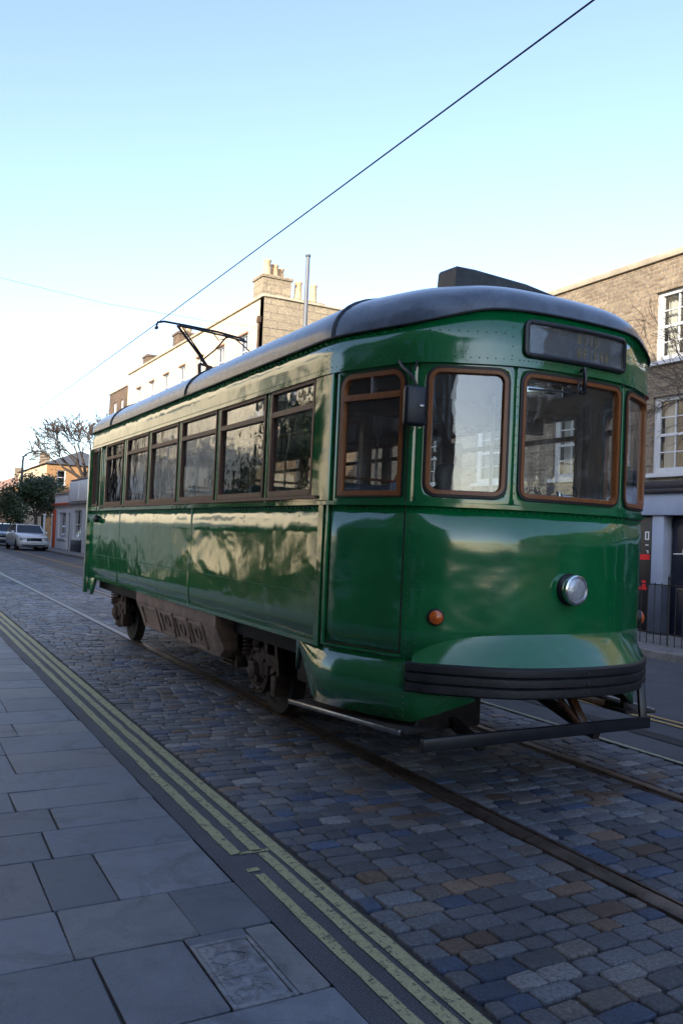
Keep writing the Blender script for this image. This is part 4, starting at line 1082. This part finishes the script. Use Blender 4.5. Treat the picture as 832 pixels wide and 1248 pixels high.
wl = g.build('wall', M['brick'], bb, smooth=0)
g = MB(); fbox(g, fr, -.02, YB1-YB0+.02, ZTB-.12, ZTB, -.35, .05, .01); g.build('coping', M['coping'], bb)
g = MB()
for h in holes: fbox(g, fr, h[0]-.10, h[1]+.10, h[3], h[3]+.20, -.02, .006)
build_each(g, 'brick_lintel', M['brick'], wl, smooth=0)
for h in holes: sash(bb, fr, h, 3, (2,2), key='b')
# shopfront: fascia, cornice, pilasters, panels, doors
g = MB(); fbox(g, fr, .0, YB1-YB0, 2.34-.12, 2.60, -.05, .10, .006); fas = g.build('fascia', M['shopblue'], bb)
g = MB(); fbox(g, fr, .0, YB1-YB0, 2.602, 2.68, -.05, .16, .006); fbox(g, fr, .0, YB1-YB0, 2.682, 2.82, -.05, .07, .006); g.build('cornice', M['navy'], fas)
g = MB(); fbox(g, fr, .0, YB1-YB0, .1, 2.8, -.32, -.22); g.build('ground_floor_wall', M['navy'], bb)
for k, yc in enumerate([10.37, 7.9, 13.6, 5.2, 16.4, 2.4, -.4, -3.2, -6.0, 19.2]):
    g = MB(); fbox(g, fr, ub(yc+.125), ub(yc-.125), .98, 2.22, -.22, .05, .008); pl_ = g.build('pilaster', M['shopblue'], bb)
    g = MB(); fbox(g, fr, ub(yc+.145), ub(yc-.145), .12, .978, -.22, .07, .008); g.build('pilaster_base', M['shopbase'], pl_)
for k, yc in enumerate([9.25, 6.6, 3.8]):
    g = MB(); fbox(g, fr, ub(yc+.95), ub(yc-.95), .14, 2.2, -.215, -.14, .006); d = g.build('door', M['navy'], bb)
    g = MB()
    for a in (-.9, -.3, .3):
        fbox(g, fr, ub(yc)+a, ub(yc)+a+.55, 1.1, 2.05, -.142, -.12, .008); fbox(g, fr, ub(yc)+a, ub(yc)+a+.55, .3, .95, -.142, -.12, .008)
    build_each(g, 'door_panel', M['navy'], d)
    g = MB(); fbox(g, fr, ub(yc+.8), ub(yc-.8), .93, .955, -.12, -.10, .002); g.build('push_bar', M['steel'], d)
# white heart-and-arrow drawn on the first door
g = MB(); yh, zh = 9.99, 1.55
def hp(u, v): return Vector((12.14-.015+.0, yh-u, zh+v))
X_D = 12+.11
hp = lambda u, v: Vector((X_D, yh-u, zh+v))
heart = [(.17+.13*(16*math.sin(t)**3)/16, .13*(13*math.cos(t)-5*math.cos(2*t)-2*math.cos(3*t)-math.cos(4*t))/16+.02) for t in np.linspace(0, 2*math.pi, 40)[:-1]]
g.tube([hp(*p) for p in heart], .010, 6, closed=True); g.tube([hp(-.16,.0), hp(.05,.005)], .010, 6); g.tube([hp(.3,.02), hp(.5,.05)], .010, 6); g.tube([hp(.42,.11), hp(.5,.05), hp(.43,-.02)], .010, 6)
g.tube([hp(.12,.13), hp(.12,.02), hp(.17,.06), hp(.19,.01)], .008, 6)
g.build('heart_graffiti', M['white'], bb)
# black poster panel with white characters and red bars beside the pilaster
g = MB(); fbox(g, fr, ub(11.310), ub(10.560), .25, 2.2, -.215, -.03, .006); po = g.build('sign_panel', M['blackpaint'], bb)
g = MB(); fbox(g, fr, ub(11.160), ub(10.590), 1.42, 1.52, -.03, -.022); fbox(g, fr, ub(11.160), ub(10.640), .88, .93, -.03, -.022); fbox(g, fr, ub(10.760), ub(10.660), .93, 1.05, -.03, -.022); build_each(g, 'red_bar', M['red'], po)
g = MB(); fbox(g, fr, ub(10.715), ub(10.690), 1.78, 1.91, -.03, -.024); fbox(g, fr, ub(10.715), ub(10.620), 1.91, 1.93, -.03, -.024); fbox(g, fr, ub(10.645), ub(10.620), 1.78, 1.91, -.03, -.024); fbox(g, fr, ub(10.690), ub(10.645), 1.78, 1.80, -.03, -.024); fbox(g, fr, ub(10.700), ub(10.630), 1.68, 1.695, -.03, -.024); fbox(g, fr, ub(10.680), ub(10.630), 1.58, 1.592, -.03, -.024); fbox(g, fr, ub(10.645), ub(10.630), 1.54, 1.58, -.03, -.024); g.build('white_lettering', M['white'], po)

# railings in front of it
rg = thing('iron_railing', (10.75, 9, .12), 'black iron railing with spiked bars on the far kerb in front of the navy doors', 'railing')
g = MB(); g.beam((10.75,3,1.06),(10.75,16,1.06),.035,.018); g.beam((10.75,3,.30),(10.75,16,.30),.035,.018); g.build('rail', M['iron'], rg)
g = MB(); k = 0; y = 3.0
while y < 16:
    tall = (k % 7 == 3); r = .014 if tall else .008; g.tube([(10.75,y,.12),(10.75,y,1.16 if tall else 1.09)], r, 6); 
    if tall: g.lathe([(.02,0),(.024,.02),(.008,.05),(.002,.08)], (10.75,y,1.15), (0,0,1), 8)
    y += .135; k += 1
g.build('bars', M['iron'], rg)

# --- cream three-storey terrace with stone end wall
cb = thing('cream_terrace', (12, 29, .12), 'tall sunlit cream terrace with a stone end wall and clay chimney pots beyond the tram', 'building')
fr = (Vector((12, 49, 0)), Vector((0,-1,0)), Vector((-1,0,0)))
ZR = 10.45
g = MB(); holes = []
for yc in (30.9, 33.5, 36.1, 38.7, 41.3, 43.9, 46.5):
    for z0, z1 in ((8.05,9.35),(5.2,6.8),(2.4,4.1)): holes.append((49-yc-.42, 49-yc+.42, z0, z1))
facade(g, fr, 20, 0, ZR, holes, .1); shell(g, 12, 19, 29, 49, 0, ZR-.2, skip=('W','S')); g.build('wall', M['cream'], cb, smooth=0)
g = MB(); g.prism([(12,29,0),(12,29,ZR),(12.02,29,ZR+.02),(19.6,29,ZR+.02),(19.6,29,0)], (0,.35,0)); g.build('end_wall', M['bluestone'], cb, smooth=0)
g = MB(); fbox(g, fr, 0, 20.05, ZR, ZR+.10, -.4, .08, .01); g.box(12.0,19.65,28.93,29.40,ZR+.021,ZR+.10,.01); g.build('parapet', M['coping'], cb)
g = MB(); g.add([(12.4,29.4,ZR-.1),(12.4,49,ZR-.1),(16,49,ZR+.25),(16,29.4,ZR+.25)], [(0,1,2,3)]); g.add([(19,29.4,ZR-.1),(19,49,ZR-.1),(16,49,ZR+.25),(16,29.4,ZR+.25)], [(0,1,2,3)]); g.build('roof', M['slate'], cb, smooth=0)
for h in holes: sash(cb, fr, h, 2, (1,1), rev=.1, key='c')
g = MB()
for h in holes: fbox(g, fr, h[0]-.06, h[1]+.06, h[3]+.002, h[3]+.07, -.05, .06, .006)
build_each(g, 'window_lintel', M['brownwall'], cb)
g = MB(); g.tube([(11.93,29.25,0),(11.93,29.25,9.6)], .05, 8); g.box(11.87,11.99,29.15,29.35,9.5,9.75,.01); g.build('drainpipe', M['rustiron'], cb)
def chimney(x0, x1, y0, y1, z0, z1, pots, m=M['bluestone']):
    g = MB(); g.box(x0, x1, y0, y1, z0, z1, .01); g.box(x0-.05, x1+.05, y0-.05, y1+.05, z1+.001, z1+.12, .01); ch = g.build('chimney', m, cb, smooth=20)
    for px_, py_, hh in pots:
        g = MB(); g.lathe([(.14,0),(.17,.03),(.16,.1),(.135,hh-.1),(.16,hh-.06),(.16,hh),(.11,hh),(.11,hh-.1)], (px_, py_, z1+.12), (0,0,1), 14); g.build('chimney_pot', M['pot'], ch)
chimney(12.1, 13.3, 29.45, 30.4, ZR+.1, 11.35, [(12.35,29.7,.62),(12.75,29.9,.55),(13.1,30.15,.52)])
chimney(13.4, 14.7, 29.42, 30.0, ZR-.3, 10.62, [(13.7,29.7,.72),(14.35,29.7,.72)])
chimney(12.5, 13.6, 41.2, 42.2, ZR, 11.5, [(12.8,41.5,.3),(13.2,41.8,.3)], M['brickdk'])
chimney(12.5, 13.6, 46.9, 47.9, ZR, 11.3, [], M['brickdk'])
# darker end house of that row
eh = thing('end_house', (12, 49, .12), 'narrow grey-brown house at the far end of the cream terrace', 'building')
fr = (Vector((12.0, 53.6, 0)), Vector((0,-1,0)), Vector((-1,0,0)))
hs = [(1.2,2.0,7.9,9.2),(1.2,2.0,5,6.6),(3,3.7,7.9,9.2)]
g = MB(); facade(g, fr, 4.55, 0, 9.85, hs); shell(g, 12, 18, 49.05, 53.6, 0, 9.85, skip=('W',)); g.add([(12,49.05,9.85),(18,49.05,9.85),(18,53.6,9.85),(12,53.6,9.85)],[(0,1,2,3)]); g.build('wall', M['brickdk'], eh, smooth=0)
for h in hs: sash(eh, fr, h, 2, (1,1), key='e')
g = MB(); g.box(11.94,18.05,49.06,53.65,9.852,9.95,.01); g.build('coping', M['coping'], eh)
# slate-roofed house between brick and cream terraces
sh = thing('slate_roofed_house', (12.3, 25, .12), 'low slate-roofed house between the brick terrace and the cream end wall', 'building')
fr = (Vector((12.3, 28.6, 0)), Vector((0,-1,0)), Vector((-1,0,0)))
hs = [(1.0,1.9,4.6,6.1),(3.2,4.1,4.6,6.1),(5.2,6.1,4.6,6.1),(1.0,1.9,1.2,2.9),(3.2,4.1,1.2,2.9)]
g = MB(); facade(g, fr, 6.9, 0, 7.2, hs); shell(g, 12.3, 19, 21.7, 28.6, 0, 7.2, skip=('W',)); g.build('wall', M['brickdk'], sh, smooth=0)
g = MB(); g.prism([(12.1,21.62,7.2),(15.6,21.62,9.3),(19.1,21.62,7.2)], (0,7.05,0)); g.build('roof', M['slate'], sh, smooth=0)
for h in hs: sash(sh, fr, h, 2, (2,2), key='s')

# --- low shops at the far left
def shop(Y0_, Y1_, X, zt, label, door, win, m, strip_m, basez=0):
    t = thing('low_shop', (X, (Y0_+Y1_)/2, .12), label, 'shop', 'low shops beyond the tram')
    fr = (Vector((X, Y1_, 0)), Vector((0,-1,0)), Vector((-1,0,0))); hs = [door, win]
    g = MB(); facade(g, fr, Y1_-Y0_, .1, zt, hs); shell(g, X, X+6, Y0_, Y1_, .1, zt, skip=('W',)); g.add([(X,Y0_,zt-.3),(X+6,Y0_,zt-.3),(X+6,Y1_,zt-.3),(X,Y1_,zt-.3)],[(0,1,2,3)]); g.build('wall', m, t, smooth=0)
    g = MB(); fbox(g, fr, -.03, Y1_-Y0_+.03, zt+.001, zt+.08, -.3, .08, .01); g.build('coping', M['coping'] if m is M['white'] else M['stone'], t)
    g = MB(); fbox(g, fr, .05, Y1_-Y0_-.05, 2.72, 2.86, .0, .16, .01); g.build('canopy', strip_m, t)
    g = MB(); fbox(g, fr, door[0], door[1], door[2], door[3], -.12, -.08); d = g.build('door', M['rustiron'], t)
    sash(t, fr, win, 3, (1,1), key='shop'+label[:5], curtain=False)
    return t, fr
t1, fr1 = shop(49.6, 55.2, 9.3, 3.42, 'small white single-storey shop behind the white car, with a red canopy strip', (4.6,5.3,.1,2.25), (1.6,4.0,.75,2.3), M['white'], M['orange'])
g = MB(); fbox(g, fr1, .05, .75, .12, 2.5, .0, .10, .01); g.build('orange_post', M['orange'], t1)
t2, fr2 = shop(42.0, 49.55, 9.22, 4.05, 'taller pale grey flat-roofed shop next to the rear of the tram', (5.6,6.4,.1,2.25), (1.0,3.2,.82,2.4), M['palegrey'], M['stone'])
g = MB(); fbox(g, fr2, .7, 3.5, .12, .8, .0, .04, .005); g.build('stall_riser', M['navy'], t2)
g = MB(); fbox(g, fr2, .0, 7.5, 2.9, 4.0, .0, .12, .01); fbox(g, fr2, 2.6, 2.7, 2.9, 4.0, .12, .14); g.build('fascia', M['white'], t2)

# --- orange brick house with cream street side and hipped slate roof
ob = thing('orange_brick_house', (11.5, 76, .12), 'house with sunlit orange brick end, cream street side and dark hipped roof behind the shops', 'building')
fr = (Vector((11.5, 73, 0)), Vector((1,0,0)), Vector((0,-1,0)))
g = MB(); facade(g, fr, 6.5, 0, 6.6, [(.85,1.55,4.9,6.1)]); shell(g, 11.5, 18, 73, 90, 0, 6.6, skip=('S','W')); g.build('wall', M['orangebrick'], ob, smooth=0)
sash(ob, fr, (.85,1.55,4.9,6.1), 1, (1,1), key='o', curtain=False)
g = MB(); g.add([(11.5,73,0),(11.5,90,0),(11.5,90,6.6),(11.5,73,6.6)], [(0,1,2,3)]); g.box(11.44,11.499,76,76.15,0,6.5); g.box(11.44,11.499,82,82.15,0,6.5); g.build('street_wall', M['cream'], ob, smooth=0)
g = MB(); g.add([(11.3,72.8,6.6),(18.2,72.8,6.6),(18.2,90.2,6.6),(11.3,90.2,6.6),(14.75,76,8.1),(14.75,87,8.1)], [(0,1,4),(1,2,5,4),(2,3,5),(3,0,4,5),(3,2,1,0)]); g.build('roof', M['slate'], ob, smooth=0)
# --- brown houses further down
for i, (x0, x1, y0, y1, zw, zr, lab) in enumerate([(12.4, 19, 100, 112, 5.6, 8.6, 'brown tiled house with white gable wall at the far left edge of the street'), (11.6, 18, 114, 135, 4.8, 7.6, 'farthest low brown house closing the street at the far left')]):
    t = thing('tiled_house', (x0, y0, .12), lab, 'building', 'brown houses at the end of the street')
    fr = (Vector((x0, y0, 0)), Vector((1,0,0)), Vector((0,-1,0)))
    g = MB(); hs = [(1.4,2.4,3.2,4.6),(3.8,4.8,3.2,4.6)]; facade(g, fr, x1-x0, 0, zw, hs); g.add([(x0,y0,zw),(x1,y0,zw),((x0+x1)/2,y0,zr-.05)],[(0,1,2)]); shell(g, x0, x1, y0, y1, 0, zw, skip=('S',)); g.build('wall', M['orangebrick' if i == 0 else 'brick'], t, smooth=0)
    xm = (x0+x1)/2
    g = MB(); g.add([(x0-.2,y0-.2,zw-.1),(xm,y0-.2,zr),(xm,y1,zr),(x0-.2,y1,zw-.1)],[(0,1,2,3)]); g.add([(x1+.2,y0-.2,zw-.1),(xm,y0-.2,zr),(xm,y1,zr),(x1+.2,y1,zw-.1)],[(0,1,2,3)]); rr_ = g.build('roof', M['brownwall'], t, smooth=0)
    g = MB(); g.box(xm-.5,xm+.5,y0+1,y0+2,zr-.4,zr+1.0,.01); g.build('chimney', M['brick'], rr_)
    for h in hs: sash(t, fr, h, 2, (1,1), key='t', curtain=False)

# --- the near side of the street, which shades it and is mirrored in the tram
nb_ = thing('brick_mansion_block', (-8, 0, 0), 'tall brown brick block on the near side of the street that shades the road', 'building')
fr = (Vector((-2.6, -12.5, 0)), Vector((0,1,0)), Vector((1,0,0)))
hs = []
for k in range(7):
    for z in (1.0, 4.2, 7.2, 9.9): hs.append((1.6+k*3.0, 2.9+k*3.0, z, z+1.7))
g = MB(); facade(g, fr, 21, 0, 12.6, hs); shell(g, -15.6, -2.6, -12.5, 8.5, 0, 12.6, skip=('E',)); g.add([(-15.6,-12.5,12.55),(-2.6,-12.5,12.55),(-2.6,8.5,12.55),(-15.6,8.5,12.55)],[(0,1,2,3)]); g.build('wall', M['brickdk'], nb_, smooth=0)
for h in hs: sash(nb_, fr, h, 2, (2,2), key='n', curtain=False)
cc_ = thing('cream_corner_house', (-6, 22, 0), 'sunlit cream house on the near side, seen only mirrored in the tram windows', 'building')
fr = (Vector((-13, 22, 0)), Vector((1,0,0)), Vector((0,-1,0)))
hs = [(2,3.2,1.2,3.1),(5,6.2,1.2,3.1),(8.2,9.4,1.1,3.2)] + [(a, a+1.1, z, z+1.7) for a in (2,5,8.2,11.6) for z in (4.9, 8.2)]
g = MB(); facade(g, fr, 14.55, 0, 11.3, hs); shell(g, -13, 1.55, 22, 48, 0, 11.3, skip=('S',)); g.add([(-13,22,11.2),(1.55,22,11.2),(1.55,48,11.2),(-13,48,11.2)],[(0,1,2,3)]); g.build('wall', M['limewash'], cc_, smooth=0)
for h in hs: sash(cc_, fr, h, 2, (2,2), key='cc')
tb = thing('added_shade_block', (-22, -32, 0), 'unseen tall brick block added to shade the terrace opposite', 'building')  # unseen block added to keep sun off the terrace mirrored in the tram front
fr = (Vector((-16, -42, 0)), Vector((0,1,0)), Vector((1,0,0)))
hs = [(1.5+k*2.8, 2.9+k*2.8, z, z+1.6) for k in range(6) for z in (4.0, 7.5, 11.0, 14.5, 18.0)]
g = MB(); facade(g, fr, 18, 0, 22, hs); shell(g, -30, -16, -42, -24, 0, 22, skip=('E',)); g.add([(-30,-42,21.9),(-16,-42,21.9),(-16,-24,21.9),(-30,-24,21.9)],[(0,1,2,3)]); g.build('wall', M['brickdk'], tb, smooth=0)
for h in hs: sash(tb, fr, h, 2, (2,2), key='n', curtain=False)
ow = thing('near_side_row', (-6, 60, 0), 'brick row further down the near side, out of the picture', 'building')
g = MB(); g.box(-14, 1.0, 49, 120, 0, 11.0); g.build('wall', M['brickdk'], ow, smooth=0)

# ------------------------------------------------------------------ trees
RMIN = .0
def branch(mb, p, d, L, r, depth, rnd, spread=.55, up=.12, nseg=4, taper=.62, kids=(2,3), tips=None):
    pts_ = [Vector(p)]; rs = [r]; dd = Vector(d).normalized()
    for i in range(nseg):
        dd = (dd + Vector((rnd.gauss(0,.13), rnd.gauss(0,.13), rnd.gauss(0,.10)+up*.4))).normalized(); pts_.append(pts_[-1]+dd*L/nseg); rs.append(r*(1-(1-taper)*(i+1)/nseg))
    rs = [max(q_, RMIN) for q_ in rs]
    mb.tube(pts_, rs, 7 if r > .03 else (5 if r > .012 else 3), caps=False)
    if depth == 0:
        if tips is not None: tips.append(pts_[-1])
        return
    for k in range(rnd.randint(*kids)):
        i = rnd.randint(max(1, nseg-2), nseg) if k else nseg
        a = rnd.uniform(0, 6.28); q = dd.orthogonal().normalized(); q.rotate(Matrix.Rotation(a, 3, dd))
        nd = (dd + q*rnd.uniform(spread*.6, spread*1.5) + Vector((0,0,up))).normalized()
        branch(mb, pts_[i], nd, L*rnd.uniform(.62,.86), rs[i]*rnd.uniform(.6,.8), depth-1, rnd, spread, up, nseg, taper, kids, tips)
def leaves(mb, centres, n, sp, size, rnd):
    for _ in range(n):
        c = Vector(rnd.choice(centres)); c = c + Vector((rnd.gauss(0,sp), rnd.gauss(0,sp), rnd.gauss(0,sp*.8)))
        a = Vector((rnd.gauss(0,1), rnd.gauss(0,1), rnd.gauss(0,1))).normalized(); b = a.orthogonal().normalized(); s = size*rnd.uniform(.6,1.4)
        mb.add([c-a*s, c+b*s*.5, c+a*s, c-b*s*.5], [(0,1,2,3)])
rnd = random.Random(11)
bt = thing('bare_tree', (13.4, 66, .1), 'leafless tree with dark spreading branches behind the shops at the left', 'tree')
g = MB(); g.tube([(13.4,66,0),(13.4,66,3),(13.3,66,5.0)], [.32,.28,.24], 8); g.build('trunk', M['bark'], bt)
g = MB(); RMIN = .02
for d in ((-1.2,-.1,.75),(-.7,-.1,1.0),(-.25,.1,1.1),(.35,.1,1),(.1,-.3,1.2)): branch(g, (13.3,66,4.9), d, 1.9, .15, 5, rnd, .5, .04, 4, .6, (2,4))
RMIN = .0
g.build('crown', M['twig'], bt, smooth=60, fix=False)
nt_ = thing('kerbside_bare_tree', (11.3, 6.7, .12), 'bare thin branches reaching across the brick wall at the right edge', 'tree')
g = MB(); g.tube([(11.3,6.7,.1),(11.3,6.72,1.6),(11.25,6.8,3.2)], [.12,.10,.08], 8); g.build('trunk', M['bark'], nt_)
g = MB()
RMIN = .0038
for d in ((-.05,.9,.42),(-.1,.9,.6),(0,.95,.25),(0,-.7,.8),(.05,.85,.5)): branch(g, (11.25,6.8,3.15), d, 1.02, .034, 5, rnd, .38, .0, 4, .55, (2,3))
RMIN = .0
g.build('crown', M['twig'], nt_, smooth=60, fix=False)
et = thing('evergreen_tree', (8.75, 58.5, .12), 'dark green bushy street tree standing over the parked cars', 'tree')
g = MB(); g.tube([(8.75,58.5,.1),(8.7,58.5,2.2)], [.13,.10], 8); g.tube([(9.25,59.2,.1),(9.2,59.2,2.2)],[.08,.07],6); g.build('trunk', M['bark'], et)
tips = []
g0 = MB()
for d in ((-1,0,.5),(1,0,.5),(0,.5,1),(-.5,.3,.9),(.6,-.3,.8),(-1,-.2,.2),(1.1,.1,.25)): branch(g0, (8.7,58.5,2.1), d, .95, .06, 3, rnd, .6, .0, 3, .6, (2,3), tips)
g = MB(); leaves(g, tips+[(8.2,58.5,2.7),(9.2,58.5,2.9),(8.7,58.3,3.2),(7.7,58.5,2.3),(9.7,58.5,2.4)], 9500, .30, .10, rnd); cr = g.build('crown', M['leaf'], et, smooth=0, fix=False); g0.build('branches', M['bark'], cr, smooth=60, fix=False)
rt_ = thing('rust_leaved_tree', (11.3, 56, .12), 'small tree with orange autumn leaves showing over the shop roof', 'tree')
g = MB(); g.tube([(11.3,56,.1),(11.3,56,3.2)], [.10,.07], 6); g.build('trunk', M['bark'], rt_)
g = MB(); leaves(g, [(11.3,56,3.75),(11.9,56,3.85),(10.8,56,3.7),(12.2,56.2,3.8)], 1200, .24, .08, rnd); g.build('crown', M['leafor'], rt_, smooth=0, fix=False)
# trees added out of view to darken the reflections in the tram flank
for i, (x, y, hgt, lab) in enumerate([(-5.0, 19.4, 5.4, 'out-of-view green tree added to darken the tram window reflections'), (-2.6, 19.6, 2.6, 'out-of-view low shrub added to darken the tram reflections')]):
    t = thing('reflection_tree', (x, y, 0), lab, 'tree', 'out-of-view trees added to darken the tram reflections')
    g = MB(); g.tube([(x,y,0),(x,y,hgt*.5)], [.1,.07], 6); g.build('trunk', M['bark'], t)
    tp = []; g0 = MB()
    for d in ((-1,0,.6),(1,0,.6),(0,.5,1),(-.5,.3,1.2),(.6,-.3,1)): branch(g0, (x,y,hgt*.45), d, hgt*.24, .05, 2, rnd, .6, .05, 3, .6, (2,3), tp)
    g = MB(); leaves(g, tp, 5000 if i == 0 else 2500, hgt*.07, .12, rnd); c_ = g.build('crown', M['leaf'], t, smooth=0, fix=False); g0.build('branches', M['bark'], c_, smooth=60, fix=False)

hd = thing('reflection_hedge', (-4.5, 20.4, 0), 'out-of-view green hedge added to darken the lower tram reflections', 'hedge')  # added out of view so the lower tram panels mirror dark green
g = MB(); g.tube([(-10,20.4,0),(-10,20.4,.6),(1.2,20.4,.6),(1.2,20.4,0)], .05, 5); g.build('stems', M['bark'], hd)
g = MB()
for _ in range(9000):
    x = rnd.uniform(-10.5,1.4); top = .75+.3*math.sin(x*1.3)+.35*math.sin(x*3.1); c = Vector((x, 20.4+rnd.gauss(0,.22), rnd.uniform(0,1)**.7*top))
    a = Vector((rnd.gauss(0,1), rnd.gauss(0,1), rnd.gauss(0,1))).normalized(); b = a.orthogonal().normalized(); g.add([c-a*.12, c+b*.08, c+a*.12, c-b*.08], [(0,1,2,3)])
g.build('foliage', M['leaf'], hd, smooth=0, fix=False)

# ------------------------------------------------------------------ street lamp, cars, bits at the far left
sl_ = thing('street_lamp', (8.35, 63.5, .12), 'slim grey street lamp with bent arm rising above the cars at the left', 'street lamp')
g = MB(); g.tube([(8.35,63.5,.1),(8.35,63.5,4.0),(8.35,63.5,6.0),(8.4,63.5,6.3),(8.65,63.5,6.55),(8.9,63.5,6.68)], [.11,.09,.075,.065,.055,.05], 8); g.build('mast', M['galv'], sl_)
g = MB(); g.beam((8.85,63.5,6.66),(9.3,63.5,6.76),.2,.09,.02); g.build('lamp_head', M['galv'], sl_)
def car(label, loc, m, rz=0, tall=1.0):
    """nose towards -Y; origin on the ground under the middle"""
    t = thing('parked_car', (0,0,0), label, 'car', 'cars parked along the far kerb')
    def ring(y, w, z0, z1, c=.12):
        P = []
        for sx in (-1, 1):
            q = [(w-c*.6, z0), (w, z0+c), (w+.01, (z0+z1)/2), (w-.02, z1-c), (w-c*1.1, z1)]
            if sx == -1: q = [(-a, b) for a, b in q]; P = q
            else: P = P + q[::-1]
        return [Vector((a, y, b)) for a, b in P]
    h = tall
    g = MB(); g.rings([ring(y, w, z0, z1*h) for y, w, z0, z1 in ((-2.15,.66,.36,.62),(-2.08,.78,.26,.76),(-1.8,.86,.22,.86),(-1.2,.90,.22,.95),(-.7,.905,.22,.99),(.6,.905,.22,1.0),(1.5,.90,.22,1.02),(2.0,.85,.25,1.0),(2.15,.76,.34,.92))]); b = g.build('body', m, t, smooth=50)
    g = MB(); g.rings([[Vector((sx*w, y, z)) for sx, w, z in ((-1,w0,z0),(-1,w1,z1),(1,w1,z1),(1,w0,z0))] for y, w0, z0, w1, z1 in ((-.95,.80,.93,.78,.95),(-.25,.82,.94,.66,1.40*h),(.1,.83,.94,.66,1.44*h),(1.2,.82,.94,.64,1.42*h),(1.85,.78,.94,.72,1.02*h))]); g.build('windows', M['carglass'], b, smooth=25)
    g = MB(); g.rings([[Vector((sx*w, y, z)) for sx, w, z in ((-1,.67,1.41*h+a),(-1,.60,1.47*h+a),(1,.60,1.47*h+a),(1,.67,1.41*h+a))] for y, a in ((-.25,-.03),(.2,.01),(1.2,-.01),(1.4,-.04))]); g.build('roof', m, b, smooth=40)
    for sx in (-1, 1):
        g = MB(); g.beam((sx*.79,-1.0,.95),(sx*.655,-.24,1.40*h),.05,.05); g.beam((sx*.66,1.3,1.42*h),(sx*.76,1.9,1.0),.06,.06); g.build('pillar', m, b)
        g = MB(); g.box(sx*.93-.09, sx*.93+.09, -.72, -.60, .98, 1.10, .03); g.build('wing_mirror', m, b)
        g = MB(); a_, b_ = sorted((sx*.45, sx*.76)); g.box(a_, b_, -2.13, -1.95, .60, .74, .02); hb = g.build('headlight_surround', M['carglass'], b)
        g = MB(); a_, b_ = sorted((sx*.50, sx*.72)); g.box(a_, b_, -2.15, -2.12, .63, .71, .01); g.build('headlight', M['lens'], b)
        for y in (-1.35, 1.35):
            g = MB(); g.lathe([(.20,-.10),(.33,-.10),(.34,-.06),(.34,.08),(.30,.10),(.21,.10)], (sx*.80, y, .34), (sx,0,0), 20); w_ = g.build('wheel', M['tyre'], t)
            g = MB(); g.lathe([(.21,.07),(.19,.10),(.05,.09),(0,.10)], (sx*.80, y, .34), (sx,0,0), 12); g.build('rim', M['steel'], w_)
    g = MB(); g.box(-.42,.42,-2.175,-2.06,.56,.74,.02); g.build('grille', M['carglass'], b)
    g = MB(); g.box(-.66,.66,-2.14,-2.0,.28,.42,.02); g.build('lower_intake', M['carglass'], b)
    g = MB(); g.box(-.26,.26,-2.185,-2.166,.45,.55); g.build('number_plate', M['white'], b)
    t.location = loc; t.rotation_euler = (0,0,rz); return t
car('white hatchback car parked facing the viewer in front of the small white shop', (7.38, 52.6, 0), M['carwhite'], R_(3), 1.03)
car('silver grey car parked behind the white car', (6.95, 61.5, 0), M['cargrey'], R_(-3))
car('dark car partly hidden between the silver car and the left edge', (7.2, 69.5, 0), M['cardark'], R_(-2))
for i, (x, y, lab) in enumerate([(9.35, 56.0, 'white painted post nearer the shop, under the dark green tree'), (9.05, 57.3, 'white painted post further from the shop, under the dark green tree')]):
    p_ = thing('white_post', (x, y, .12), lab, 'post', 'white posts under the tree')
    g = MB(); g.tube([(x,y,.1),(x,y,2.1)], .06, 8); g.build('shaft', M['white'], p_)
    g = MB(); g.lathe([(.09,0),(.11,.05),(.04,.12)], (x,y,2.1), (0,0,1), 8); g.build('cap', M['white'], p_)

for o in SC.objects:
    if '_w' in o: del o['_w']
SC.cycles.max_bounces = 8; SC.cycles.transparent_max_bounces = 24; SC.cycles.glossy_bounces = 4; SC.cycles.diffuse_bounces = 3
SC.cycles.caustics_reflective = False; SC.cycles.caustics_refractive = False; SC.cycles.sample_clamp_indirect = 6
